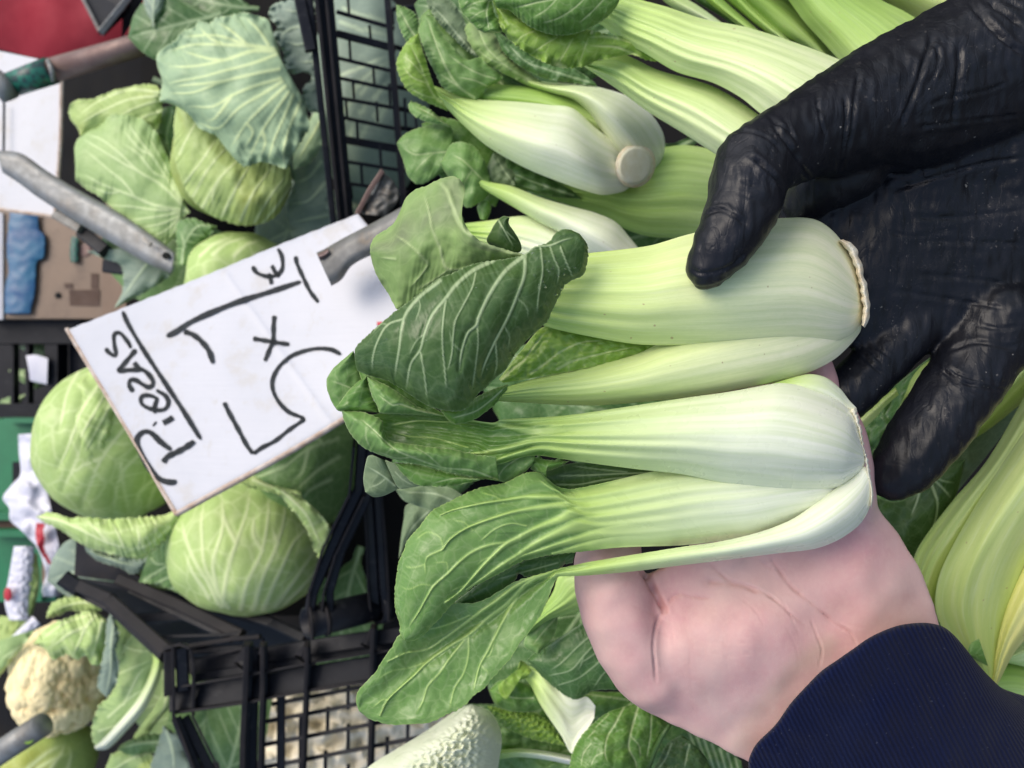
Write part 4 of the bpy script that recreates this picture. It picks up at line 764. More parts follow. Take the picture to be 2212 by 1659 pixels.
sheet('leaf', t(1, 0, '960,-80 985,60 1020,140 1038,212'), t(1, 0, '740,-90 755,0 785,85 840,145 880,190 940,216 1038,212'), M['leaf_mid'], a, [.468, .465, .468], .006, nu=90, nv=60, jag=(1.2, 10, 6), noise=[(.0020, 50, 8)], dots=14,
      veins=[(t(1, 0, '960,0 940,80 960,200'), 2, .8), (t(1, 0, '945,60 880,90 830,130'), 1, .5), (t(1, 0, '950,0 860,20 790,60'), 1, .5)])
# --- the one with the cut round base
b = thing('pak_choi', 'pak choi with round cut base turned to the viewer, above the held ones', 'pak choi', (1200, 260, .58), 'pak choi heaped in the crate')
sheet('stalk', t(1, 0, '900,560 950,545 1200,560 1400,605 1550,650 1680,720'), t(1, 0, '880,650 950,690 1200,720 1400,760 1600,850 1760,920'), M['stalk_green'], b, [.60, .59, .585], .012, nu=80, nv=40, back=.02, ribs=([.001, .0005], 6, 3))
sheet('stalk', t(1, 0, '960,410 1080,450 1300,525 1450,540 1600,552 1700,572 1850,622 2000,732 2080,850 2097,950 2075,1050'), t(1, 0, '1000,440 1180,545 1350,602 1500,645 1600,725 1700,865 1790,1000 1850,1100 1900,1160 1980,1150 2040,1110'), M['stalk_white'], b, [.60, .59, .575, .575, .60], [.003, .012, .024, .030, .02, .004], nu=150, nv=80, back=[.01, .03, .03, .01])
sheet('stalk', t(1, 0, '560,540 700,590 860,640 1020,652 1180,662 1350,680 1500,702 1650,830 1790,940 1830,1020'), t(1, 0, '560,620 640,660 780,800 950,950 1200,1092 1450,1192 1600,1243 1700,1264 1830,1240 1880,1200'), M['stalk_white'], b, [.595, .585, .572, .565, .575], [.003, .010, .022, .030, .026, .006], nu=170, nv=90, back=[.004, .02, .04, .02],
      ribs=([.0026, .0018, .0008, .0003, 0], 8, 6))
v, q = [], []
cc = t(1, 0, '1905,1072')[0]
def disc(name, cx, cy, rx, ry, rot, d, tilt, mat, par, ring=None, dome=.002):
    n, m = 40, 10; A = []; 
    for i in range(m + 1):
        for j in range(n):
            an = 2 * math.pi * j / n; r = i / m
            x = rx * r * math.cos(an); y = ry * r * math.sin(an)
            X = cx + x * math.cos(rot) - y * math.sin(rot); Y = cy + x * math.sin(rot) + y * math.cos(rot)
            A.append(P(X, Y, d + tilt[0] * x + tilt[1] * y - dome * (1 - r * r) + (.004 if i == m else 0)))
    Q = [(i * n + j, i * n + (j + 1) % n, (i + 1) * n + (j + 1) % n, (i + 1) * n + j) for i in range(m) for j in range(n)]
    return mk(name, A, np.array(Q)[:, ::-1], mat, par)
disc('cut_rim', cc[0], cc[1], 43, 49, .35, .562, (.00022, 0), M['cut'], b, dome=.004)
disc('cut_face', cc[0], cc[1], 37, 43, .35, .5575, (.00022, 0), M['cutface'], b)
bl = [('leaf_mid', '890,370 850,250 780,100 700,0 560,-20', '890,378 800,320 720,240 640,160 580,70 550,10', [.60, .60, .60], .004, ['860,350 750,220 650,100 580,30'], 'leaf_grey'),
      ('x', '1300,530 1180,440 1050,330 1000,230 930,145 830,140', '1220,550 1100,500 1000,450 900,380 830,280 800,185 830,140', [.585, .58, .585], .006, ['1250,535 1150,480 1060,420 950,320 900,220 880,160', '1060,420 960,380 870,310'], 'leaf_pale'),
      ('x', '1640,530 1500,440 1300,395 1150,300 1010,220', '1660,560 1450,532 1300,502 1150,425 1040,325 1010,220', [.572, .572, .575], .004, ['1600,530 1400,470 1200,400 1080,290'], 'leaf_deep'),
      ('x', '490,260 505,180 480,90 420,50 355,28', '495,275 430,275 390,210 362,130 355,28', [.60, .60, .60], .004, ['490,250 440,180 380,70'], 'leaf_soft'),
      ('x', '900,630 960,560 1050,500 960,430 900,372 820,388 720,300 650,210 600,110 540,92', '870,650 760,620 660,570 600,460 560,380 520,280 500,190 540,92', [.585, .58, .578, .585], .006, ['860,630 760,560 680,440 620,300 560,130', '1000,510 900,480 800,430 700,360', '950,560 860,520 760,500', '760,560 640,480'], 'leaf_soft'),
      ('x', '680,690 610,580 560,430 520,300 500,212', '690,720 560,665 450,605 390,525 357,430 375,350 430,265 500,212', [.58, .57, .565, .57], .007, ['700,700 600,620 540,500 500,400 450,300', '560,540 460,500 400,430', '540,500 470,420 400,360', '640,640 540,620 440,570'], 'leaf_yellow'),
      ('x', '720,840 640,765 560,700 450,652', '760,850 660,810 550,792 460,742 433,690 450,652', [.60, .60, .61], .004, ['700,820 600,750 480,690'], 'leaf_soft')]
for i, (_, A_, B_, d, bu, vs, mt) in enumerate(bl):
    sheet('leaf', t(1, 0, A_), t(1, 0, B_), M[mt], b, d, [.001, bu, bu, .002], nu=110, nv=60, jag=(1.3, 9, 40 + i), noise=[(.0018, 60, i), (.0006, 26, i + 9)], ruf=(.003, 40, i), veins=[(t(1, 0, s), 2.6 if j == 0 else 1.5, .8) for j, s in enumerate(vs)], quilt=.0006, qw=9)
sheet('leaf', t(1, 0, '1150,520 1000,330 850,150 700,60 560,60'), t(1, 0, '980,660 800,600 650,470 560,300 500,140 560,60'), M['leaf_soft'], b, [.612, .612, .615], .006, nu=110, nv=70, noise=(.002, 70, 77), jag=(1.2, 11, 3), veins=[(t(1, 0, '1050,560 900,400 750,250 620,120'), 2.6, 1), (t(1, 0, '900,400 780,380 680,300'), 1.4, .7), (t(1, 0, '850,360 820,260 760,170'), 1.4, .7)], quilt=.0008)
sheet('leaf', t(1, 0, '1500,640 1300,420 1150,300 1000,200 850,160'), t(1, 0, '1250,600 1100,560 1000,470 900,330 850,160'), M['leaf_deep'], b, [.60, .605, .61], .006, nu=90, nv=60, noise=(.002, 70, 78), veins=[(t(1, 0, '1300,560 1100,430 950,270'), 2.4, 1)])
# --- greener one under it
c = thing('pak_choi', 'green pak choi lying under the cut-based one, its root end behind the gloved thumb', 'pak choi', (1400, 440, .62), 'pak choi heaped in the crate')
sheet('stalk', pts('1040,392 1180,385 1280,370 1350,350 1400,330 1437,318 1490,314 1560,330 1600,360'), pts('1040,402 1137,412 1204,434 1304,468 1354,496 1404,511 1474,516 1560,520 1620,500'), M['stalk_green'], c, [.63, .62, .61, .60], [.003, .012, .026, .028, .01], nu=130, nv=70, back=[.01, .03, .03], ribs=([.001, .0014, .0010, .0006], 7, 8))
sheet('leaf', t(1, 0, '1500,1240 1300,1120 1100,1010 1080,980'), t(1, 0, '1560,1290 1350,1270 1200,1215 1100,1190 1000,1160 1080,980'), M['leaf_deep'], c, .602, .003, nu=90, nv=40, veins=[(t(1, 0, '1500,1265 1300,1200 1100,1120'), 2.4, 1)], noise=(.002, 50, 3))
sheet('leaf', t(1, 0, '1130,1190 1115,1080 1050,1010 985,985'), t(1, 0, '1120,1215 1000,1180 925,1150 955,1060 985,985'), M['leaf_grey'], c, .60, .003, nu=50, nv=30, veins=[(t(1, 0, '1110,1180 1050,1100 1000,1010'), 2, .8)], noise=(.002, 30, 3))
# --- small white one
e = thing('pak_choi', 'small white-stalked pak choi between the cut-based one and the held pale leaf', 'pak choi', (1220, 480, .58), 'pak choi heaped in the crate')
sheet('stalk', t(1, 0, '780,1450 950,1430 1200,1400 1400,1470 1500,1540 1620,1640'), t(1, 0, '800,1560 950,1620 1100,1700 1300,1750 1500,1760'), M['stalk_white'], e, [.60, .59, .58], [.004, .014, .014], nu=90, nv=60, back=.02, ribs=([.003, .0015, .0004], 9, 8))
sheet('stalk', t(1, 0, '860,1150 950,1178 1100,1205 1300,1282 1500,1340 1650,1380 1780,1440 1870,1540 1935,1620'), t(1, 0, '900,1210 950,1245 1100,1332 1200,1392 1300,1450 1400,1500 1600,1640 1750,1720 1900,1720'), M['stalk_white'], e, [.59, .58, .57, .565], [.002, .010, .018, .022, .008], nu=130, nv=60, back=[.006, .02, .02], ribs=([.0008, .0006, .0002], 4, 8))
sheet('leaf', t(1, 0, '980,1200 930,1050 850,940 720,928 640,1060'), t(1, 0, '980,1240 900,1310 800,1340 740,1180 690,1140 640,1060'), M['leaf_soft'], e, [.60, .59, .60], .006, nu=90, nv=60, noise=[(.003, 60, 5)], jag=(1, 10, 4), veins=[(t(1, 0, '970,1200 900,1150 800,1050 720,1000'), 1.8, .7), (t(1, 0, '850,1100 800,1180 780,1260'), 1, .5)])
sheet('leaf', t(1, 0, '740,1060 710,820 560,815 410,868 357,930'), t(1, 0, '740,1080 650,1120 520,1195 440,1155 400,1040 357,930'), M['leaf_soft'], e, [.61, .61, .615], .007, nu=90, nv=60, noise=[(.002, 60, 15)], jag=(1, 10, 14), veins=[(t(1, 0, '720,980 600,990 480,1000 400,960'), 1.6, .7), (t(1, 0, '600,990 520,1060 470,1120'), 1, .5)])
sheet('leaf', t(1, 0, '900,1420 880,1340 910,1300 950,1300'), t(1, 0, '940,1430 965,1380 970,1330 950,1300'), M['leaf_mid'], e, .60, .003, nu=40, nv=24)
sheet('leaf', t(1, 0, '1100,1120 950,900 800,800 650,760 520,800'), t(1, 0, '1000,1340 850,1300 700,1220 600,1080 540,950 520,800'), M['leaf_mid'], e, [.615, .62, .63], .006, nu=100, nv=70, noise=(.002, 70, 79), jag=(1.2, 11, 4), veins=[(t(1, 0, '1020,1220 880,1080 740,940 600,850'), 2.6, 1), (t(1, 0, '880,1080 760,1080 660,1030'), 1.4, .7)], quilt=.0008)
# --- stalks at the top right
f = thing('pak_choi', 'bunch of narrow green stalks at the top edge, behind the ribbed pak choi', 'pak choi', (1560, 30, .56), 'pak choi heaped in the crate')
for i, (A_, B_, mt, d) in enumerate([('400,-120 500,-40 620,30 760,130', '360,-80 450,20 560,80 700,140', 'stalk_rib', .56), ('590,-100 700,0 860,130 960,220', '520,-100 600,0 760,100 900,220', 'leaf_deep', .575), ('680,-90 760,0 900,120 1020,220', '590,-90 660,0 800,110 940,220', 'stalk_green', .565),
                                   ('790,-100 860,0 980,110 1090,220', '690,-90 770,0 900,110 1040,220', 'stalk_green', .57), ('850,-100 900,0 1020,110 1150,240', '740,-90 800,0 920,120 1080,230', 'stalk_green', .562)]):
    sheet('stalk', u9(A_), u9(B_), M[mt], f, d, .010, nu=60, nv=30, back=.01, ribs=([.0008, .0005], 5, i))
f2 = thing('pak_choi', 'broad smooth green stalk at the top edge, touching the black glove', 'pak choi', (1850, 60, .54), 'pak choi heaped in the crate')
sheet('stalk', u9('900,-140 1000,-60 1110,0 1240,110 1370,310 1400,400'), u9('800,-100 880,10 960,90 1060,180 1200,260 1330,360'), M['stalk_green'], f2, .56, .014, nu=80, nv=50, back=.02, ribs=([.001, .0008], 6, 5))
sheet('stalk', u9('1350,-200 1500,-80 1620,0 1750,65 1850,130 1950,220 2050,320'), u9('900,-180 1020,-90 1110,0 1200,120 1300,230 1400,340 1500,440'), M['stalk_green'], f2, [.54, .53, .52], .022, nu=110, nv=60, back=.02, ribs=([.0012, .001], 5, 15), pw=2.6)
f3 = thing('pak_choi', 'yellowing stalk in the top right corner, half hidden by the wrist of the glove', 'pak choi', (2000, 10, .55), 'pak choi heaped in the crate')
sheet('stalk', u9('1700,-200 1850,-160 2100,-160 2400,-160'), u9('1500,-110 1640,5 1760,80 1850,125 1950,130 2150,130'), M['stalk_yellow'], f3, .55, .018, nu=70, nv=40, back=.02, ribs=([.0008, .0005], 4, 5))
# --- yellowing big stalks on the right
g = thing('pak_choi', 'big yellowing pak choi on the right edge with its neck beside the navy cuff', 'pak choi', (2120, 1180, .46), 'pak choi heaped in the crate')
sheet('stalk', pts('1940,1300 1960,1250 1985,1180 2055,1085 2128,1000 2200,880 2260,760'), pts('2010,1400 2040,1310 2075,1230 2150,1100 2240,960 2330,820 2400,700'), M['stalk_yellow'], g, [.47, .46, .45, .44], [.012, .022, .024, .02], nu=130, nv=70, back=.03, ribs=([.0016, .0012, .0008], 7, 9))
sheet('stalk', pts('2138,1482 2105,1440 2058,1392 2022,1320 2030,1240 2085,1130 2160,1010 2260,860'), pts('2146,1484 2156,1440 2165,1380 2190,1290 2240,1170 2330,1040 2440,900'), M['stalk_yellow'], g, [.452, .445, .436, .428, .42], [.002, .010, .020, .024, .024], nu=160, nv=80, back=[.01, .03, .03], ribs=([.0018, .0024, .0014, .0008], 7, 19))
sheet('stalk', pts('2142,1480 2152,1400 2175,1310 2225,1200 2300,1080 2420,930'), pts('2152,1486 2195,1405 2262,1335 2350,1250 2440,1130 2540,980'), M['stalk_cream'], g, [.450, .440, .430, .42], [.002, .010, .020, .024], nu=130, nv=70, back=[.01, .03, .03], ribs=([.0014, .0018, .001, .0006], 6, 29))
sheet('leaf', t(2, 2, '1920,820 1870,850 1850,900 1890,930'), t(2, 2, '1980,1000 1900,960 1860,930 1890,930'), M['leaf_mid'], g, .432, .002, nu=30, nv=20)
g2 = thing('pak_choi', 'yellow-green stalk between the gloved ring finger and the right edge', 'pak choi', (2160, 880, .49), 'pak choi heaped in the crate')
sheet('stalk', pts('2080,950 2120,885 2170,810 2230,730 2300,640'), pts('2085,960 2140,925 2212,868 2290,810 2380,740'), M['stalk_yellow'], g2, [.49, .485, .48], .012, nu=80, nv=40, back=.02, ribs=([.001, .0006], 5, 9))
sheet('leaf', pts('2085,930 2040,980 1990,1080 1960,1130'), pts('2212,870 2150,960 2070,1060 1990,1160 1960,1130'), M['leaf_grey'], g2, [.505, .51, .52], .003, nu=60, nv=40, noise=(.002, 60, 3))
g3 = thing('pak_choi', 'plain green stalk in the lower right, just above the navy sleeve', 'pak choi', (2190, 1490, .52), 'pak choi heaped in the crate')
sheet('stalk', pts('2050,1500 2100,1465 2168,1432 2230,1442 2300,1455'), pts('2060,1560 2120,1560 2212,1560 2300,1570'), M['stalk_green'], g3, .53, .02, nu=60, nv=40, back=.03)
sheet('stalk', pts('2130,1440 2168,1415 2230,1370 2320,1300'), pts('2150,1445 2172,1432 2225,1442 2320,1440'), M['stalk_rib'], g3, .515, .012, nu=60, nv=40, back=.02, ribs=([.0015, .001], 4, 2))
# --- leaves between the gloved fingers
h = thing('pak_choi', 'dark leaves and a thin yellow-green stalk seen between the gloved fingers', 'pak choi', (1950, 1050, .50), 'pak choi heaped in the crate')
sheet('leaf', t(2, 1, '1660,620 1560,690 1400,820 1250,950 1120,1050'), t(2, 1, '1660,660 1600,800 1500,980 1400,1100 1230,1330 1120,1400 1120,1050'), M['leaf_deep'], h, [.46, .48, .50], .004, nu=90, nv=50, noise=(.003, 50, 3))
sheet('stalk', t(2, 1, '1640,650 1540,720 1480,800 1440,900 1300,1180'), t(2, 1, '1640,665 1590,800 1520,920 1470,1010 1330,1200'), M['stalk_yellow'], h, [.45, .46, .48], .006, nu=60, nv=30, back=.01)
sheet('stalk', t(2, 1, '1380,850 1280,930 1180,1010 1100,1080'), t(2, 1, '1400,900 1330,960 1240,1060 1130,1160'), M['stalk_yellow'], h, [.45, .455, .46], .005, nu=50, nv=24, back=.01)
sheet('leaf', t(2, 1, '1230,1560 1400,1590 1540,1490 1650,1400 1740,1335 1835,1312'), t(2, 1, '1240,2000 1480,1960 1640,1850 1720,1690 1790,1500 1835,1312'), M['leaf_dark'], h, [.48, .475, .47], .005, nu=110, nv=70, noise=(.0016, 60, 13),
      veins=[(t(2, 1, '1595,1440 1630,1530 1650,1600 1640,1700 1600,1800'), 3.2, 1.2), (t(2, 1, '1615,1435 1680,1500 1740,1570'), 2.6, 1), (t(2, 1, '1540,1490 1520,1580 1480,1680'), 2.6, 1), (t(2, 1, '1620,1430 1700,1460 1760,1470'), 1.8, .7)])
# --- leaves below the held pair
m = thing('pak_choi', 'dark veined pak choi leaves hanging below the thumb of the bare hand', 'pak choi', (1240, 1400, .52), 'pak choi heaped in the crate')
sheet('stalk', t(1, 2, '1180,760 1290,640 1370,520 1420,400 1560,380'), t(1, 2, '1200,800 1350,700 1480,660 1640,620 1800,600'), M['stalk_green'], m, [.50, .49, .48], .010, nu=90, nv=60, back=.01, ribs=([.0022, .0016, .0006], 8, 3))
sheet('leaf', u3('1150,20 1080,50 950,130 800,230 720,290 620,335 550,400'), u3('1400,680 1330,645 1200,636 1080,645 1010,680 955,712 880,695 760,610 660,520 550,400'), M['leaf_deep'], m, [.505, .51, .52], .006, nu=130, nv=90, jag=(1, 12, 3), noise=(.0016, 80, 3), quilt=.0012, qw=8, vh=.0006,
      veins=[(u3(s), 1.6, .7) for s in ('1100,170 950,300 830,420 740,480', '1140,220 1000,370 900,480 720,525', '1200,350 1060,470 950,550 780,605', '1240,430 1150,520 1080,620', '1070,60 920,160 740,290', '1000,370 980,440 960,480', '1160,290 1050,380 960,430')])
sheet('leaf', u3('800,40 785,150 740,250 640,355'), u3('640,60 560,180 530,290 640,355'), M['leaf_soft'], m, .50, .004, nu=50, nv=40, noise=(.002, 40, 4), veins=[(u3('780,70 680,180 600,280'), 1.4, .6)])
m2 = thing('pak_choi', 'torn flared pak choi stalk with white end standing between dark leaves at the bottom', 'pak choi', (1200, 1500, .55), 'pak choi heaped in the crate')
sheet('stalk', u3('520,440 580,450 660,480 740,565 850,680 950,712 1020,690 1055,715 1095,765'), u3('530,530 590,620 650,740 720,850 830,1010 905,1140 960,1050 1040,940 1085,860'), M['stalk_white'], m2, [.56, .55, .545, .54, .54], [.003, .006, .003, -.004, -.003], nu=120, nv=70, back=None, thick=.004, ribs=([.0012, .0014, .001, .0003], 5, 6))
sheet('leaf', u3('590,480 540,420 500,402'), u3('560,540 500,560 450,580 400,705 340,670 328,595 400,560 460,500 500,402'), M['leaf_yellow'], m2, .548, .004, nu=70, nv=40, noise=(.003, 34, 7))
sheet('leaf', u3('600,600 450,560 340,560 250,640'), u3('680,790 600,808 520,812 400,802 300,742 250,640'), M['leaf_mid'], m2, [.565, .56, .57], .006, nu=80, nv=50, noise=(.003, 50, 17), veins=[(u3('600,700 450,700 300,650'), 1.2, .6)])
m3 = thing('pak_choi', 'glossy dark oval leaf with pale veins at the bottom edge, left of the wrist', 'pak choi', (1340, 1580, .50), 'pak choi heaped in the crate')
sheet('leaf', u3('1440,735 1310,772 1200,812 1100,880 1000,980 935,1080 900,1180 890,1300 950,1420'), u3('1440,735 1560,815 1660,915 1620,1030 1570,1150 1500,1260 1350,1420 950,1420'), M['leaf_mid'], m3, [.50, .495, .49, .495], [.001, .008, .012, .01], nu=150, nv=100, jag=(1.1, 11, 5), noise=[(.002, 60, 14), (.0007, 22, 3)], quilt=.0014, qw=9,
      veins=[(u3(s), w_, .7) for s, w_ in (('1320,775 1260,890 1190,1010 1170,1130 1190,1210', 2.2), ('1440,750 1400,880 1370,1000 1360,1100 1410,1200 1425,1280', 2.6), ('1540,820 1530,1000 1500,1180', 1.8), ('1060,1060 1000,1140 980,1240', 1.3), ('1090,960 1020,1030', 1.2), ('1170,1130 1100,1160 1050,1250', 1.2), ('1370,1000 1440,1080 1450,1180', 1.2), ('1200,830 1130,900 1080,950', 1.1))])
m4 = thing('pak_choi', 'glossy crinkled leaf tip at the bottom edge under the bare wrist', 'pak choi', (1500, 1630, .53), 'pak choi heaped in the crate')
sheet('leaf', u3('1500,1350 1590,1200 1650,1080 1720,1020 1790,1000 1855,1060'), u3('1600,1500 1800,1450 2020,1330 1990,1210 1930,1120 1855,1060'), M['leaf_dark'], m4, .52, .006, nu=80, nv=60, jag=(1.4, 7, 5), noise=[(.003, 36, 4), (.001, 16, 3)], veins=[(u3('1840,1070 1820,1150 1800,1260'), 1.6, 1), (u3('1700,1060 1650,1180 1580,1280'), 1.2, .8)])
sheet('leaf', u3('1700,880 1850,980 2050,1060 2250,1200'), u3('1500,1300 1800,1500 2100,1500 2300,1500'), M['leaf_deep'], m4, .56, .004, nu=90, nv=60, veins=[(u3('%d,%d %d,%d' % (1830 + 62 * i, 960 + 36 * i, 1960 + 50 * i, 1300 + 20 * i)), 2.6, 1.6) for i in range(7)], noise=(.002, 60, 3))
m5 = thing('stray_stem', 'thin dark stem poking out beside the oval leaf at the bottom', 'stem', (1420, 1600, .49))
tube('stem', [(1447, 1565, .485), (1430, 1590, .487), (1412, 1625, .49), (1395, 1670, .495)], [.0012, .0016, .0018, .002], M['leaf_dark'], m5)
# --- napa cabbages at the bottom
n_ = thing('napa_cabbage', 'white crinkled napa cabbage at the bottom edge beside the black crate mesh', 'napa cabbage', (930, 1600, .55))
def nz(U, V, X, Y):
    s = np.clip(wob(X, Y, 26, 3) * .7 + wob(X, Y, 15, 8) * .6, -1, 1); k = np.exp(-((V - .52) / .22) ** 2) * np.clip(1.25 - U * 1.1, 0, 1)
    return -.0042 * s * k
sheet('leaf', t(1, 2, '100,1800 170,1659 350,1540 500,1450 650,1350 780,1262 850,1246'), t(1, 2, '950,1900 1000,1760 1025,1600 1040,1480 1020,1380 960,1290 850,1246'), M['napa'], n_, [.535, .54, .55], [.02, .03, .03, .008], nu=170, nv=120, back=[.02, .03, .01], zf=nz)
n2 = thing('napa_cabbage', 'yellow-green crinkled napa cabbage leaf behind the white one', 'napa cabbage', (1140, 1570, .58))
sheet('leaf', u3('240,760 300,768 400,790 600,808 720,880 800,980 875,1090'), u3('250,790 300,860 380,930 480,985 600,1030 760,1062 875,1090'), M['leaf_yellow'], n2, .575, .006, nu=110, nv=60, noise=[(.004, 18, 3), (.0022, 40, 6)], jag=(1.5, 14, 3))
sheet('leaf', u3('330,920 500,980 700,1060 900,1150 1000,1300'), u3('300,1400 500,1400 700,1400 900,1400'), M['leaf_soft'], n2, .59, .006, nu=90, nv=60, noise=[(.004, 30, 13)])
sheet('stalk', u3('340,1110 500,1100 700,1120 900,1160'), u3('300,1190 500,1170 700,1190 900,1230'), M['stalk_white'], n2, .578, .008, nu=60, nv=30, back=.01)
# --- loose leaves at the left rim of the pak choi crate
o_ = thing('loose_leaf', 'dull olive leaf hanging over the crate rim left of the lower held leaves', 'leaf', (880, 1130, .60))
sheet('blade', t(1, 2, '640,-90 430,-50 405,50 385,180 372,302'), t(1, 2, '600,60 530,90 450,180 405,260 372,302'), M['leaf_grey'], o_, .60, .004, nu=70, nv=50, noise=(.003, 60, 2), veins=[(t(1, 2, '580,-20 460,100 390,240'), 1.6, .8)])
o2 = thing('loose_leaf', 'grey-green leaf lying behind the folded leaves of the lower held pak choi', 'leaf', (920, 1060, .58))
sheet('blade', t(1, 1, '800,1560 700,1500 480,1488 350,1512'), t(1, 1, '760,1680 600,1659 470,1612 400,1580 350,1512'), M['leaf_grey'], o2, .57, .004, nu=60, nv=50, noise=(.003, 60, 12), veins=[(t(1, 1, '760,1600 600,1540 420,1530'), 1.6, .8)])
def rleaf(par, cx, cy, ang, L, wd, d, mat, seed, tilt=0, parent_name='leaf'):
    r = random.Random(seed); ca, sa = math.cos(ang), math.sin(ang)
    def w(x, y): return (cx + x * ca - y * sa, cy + x * sa + y * ca)
    pr = [(0, .10), (.12, .16), (.3, .62), (.5, .95), (.7, 1), (.88, .72), (1, 0)]
    be = r.uniform(-.18, .18) * L
    A_ = [w(x * L, -y * wd / 2 * r.uniform(.88, 1.1) + be * x * x) for x, y in pr]; B_ = [w(x * L, y * wd / 2 * r.uniform(.88, 1.1) + be * x * x) for x, y in pr]
    vs = [([w(x * L, be * x * x) for x in (0, .25, .5, .75, .97)], 4.0, 1.0)]
    for k in range(4):
        for s in (-1, 1):
            x0 = .16 + .17 * k + r.uniform(-.03, .03)
            vs.append(([w(x0 * L, be * x0 * x0), w((x0 + .12) * L, be * x0 * x0 + s * wd * .2), w((x0 + .26) * L, be * x0 * x0 + s * wd * .42)], 1.7, .7))
    return sheet(parent_name, A_, B_, M[mat], par, [d, d - .006, d, d + .008], [.001, .006, .008, .002], [tilt * .5, tilt, tilt], nu=70, nv=44, veins=vs, vh=.0008, quilt=.0018, qw=11, ruf=(.005, 70, seed), noise=[(.004, 120, seed), (.0012, 36, seed + 1)], jag=(1.4, 13, seed))
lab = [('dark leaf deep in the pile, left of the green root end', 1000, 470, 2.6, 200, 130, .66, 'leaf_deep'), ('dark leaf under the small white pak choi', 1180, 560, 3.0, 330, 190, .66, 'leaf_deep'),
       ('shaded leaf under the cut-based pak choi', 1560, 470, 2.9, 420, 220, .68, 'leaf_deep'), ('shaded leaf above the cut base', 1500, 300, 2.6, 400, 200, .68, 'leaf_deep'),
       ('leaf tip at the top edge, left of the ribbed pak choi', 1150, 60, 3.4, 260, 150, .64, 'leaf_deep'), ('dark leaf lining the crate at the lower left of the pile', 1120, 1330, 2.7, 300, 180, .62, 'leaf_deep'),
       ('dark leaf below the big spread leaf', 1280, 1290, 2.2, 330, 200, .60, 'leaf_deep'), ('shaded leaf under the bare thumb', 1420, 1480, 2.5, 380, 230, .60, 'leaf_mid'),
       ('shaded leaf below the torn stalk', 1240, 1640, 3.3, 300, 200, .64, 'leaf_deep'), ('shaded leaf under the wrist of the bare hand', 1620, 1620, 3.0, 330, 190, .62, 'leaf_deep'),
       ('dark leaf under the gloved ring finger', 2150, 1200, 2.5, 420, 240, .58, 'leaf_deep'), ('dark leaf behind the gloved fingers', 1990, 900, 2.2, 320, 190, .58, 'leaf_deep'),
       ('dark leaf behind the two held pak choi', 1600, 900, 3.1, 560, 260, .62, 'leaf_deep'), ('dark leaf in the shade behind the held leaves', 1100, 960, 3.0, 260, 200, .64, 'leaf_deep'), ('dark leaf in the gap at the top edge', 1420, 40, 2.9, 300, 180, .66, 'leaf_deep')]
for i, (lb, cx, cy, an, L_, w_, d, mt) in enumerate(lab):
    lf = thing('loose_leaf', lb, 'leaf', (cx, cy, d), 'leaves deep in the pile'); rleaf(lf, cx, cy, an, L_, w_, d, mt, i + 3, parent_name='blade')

# ================================================================ CABBAGES
def bhead(*a_, **k_):
    k_['veins'] = [(v_[0], v_[1] * 1.25, v_[2] * 1.3) for v_ in k_.get('veins', ())]; k_['quilt'] = k_.get('quilt', 0) * .45
    k_.setdefault('vh', .0005); sd_ = a_[0]; k_.setdefault('bump', lambda p, x, y, z: .0035 * np.sin(3.1 * x + 2 * z + sd_) * np.cos(2.7 * y + sd_) + .0014 * np.sin(9 * x + 4 * y + sd_) * np.sin(7 * y - 3 * x)); return ball('head', *a_, **k_)
def cabbage(label, at, nm='cabbage'): return thing(nm, label, 'cabbage', at, 'cabbages in the black crate')
def lv(par, A_, B_, mt, d, bu, vs, seed, w0=3.2, w1=1.1, **kw):
    kw.setdefault('noise', [(.004, 90, seed), (.0009, 36, seed + 3)]); kw.setdefault('jag', (2.0, 11, seed)); kw.setdefault('ruf', (.007, 44, seed))
    return sheet('leaf', A_, B_, M[mt], par, d, bu, veins=[(v_, w0 * (1 if i < 3 else .75), w1) for i, v_ in enumerate(vs)], vh=kw.pop('vh', .0009), quilt=kw.pop('quilt', .0022) * .45, qw=kw.pop('qw', 12), nu=kw.pop('nu', 130), nv=kw.pop('nv', 90), thick=.0015, **kw)
ca = cabbage('large pale blue-green cabbage at the top with fanned outer leaf, beside the crate mesh', (520, 300, .95))
V2 = [t(0, 0, s) for s in ('1290,1380 1420,1160 1560,1020', '1440,1400 1540,1200 1640,1040', '1560,1430 1640,1250 1780,1060', '1200,1180 1300,1050 1400,900', '1650,1440 1760,1260 1860,1130', '1250,1270 1360,1080 1480,940', '1160,1000 1220,880 1290,760', '1700,1450 1820,1300 1890,1200', '1420,1160 1380,1250 1380,1340')]
bhead( 500, 352, 118, 122, 1.0, .085, M['cab_yellow'], ca, rot=.2)
lv(ca, t(0, 0, '1145,680 1128,800 1128,920 1140,1060 1190,1200 1260,1310 1390,1402 1550,1460 1700,1450 1800,1390 1870,1272 1895,1190'), t(0, 0, '1145,680 1250,690 1350,730 1500,830 1650,930 1760,1000 1870,1080 1895,1190'), 'cab_yellow', [.92, .925, .925, .92], [.004, .028, .032, .006], V2, 51, w0=3.4, w1=1.4, ruf=(.002, 50, 3), nu=150, nv=110)
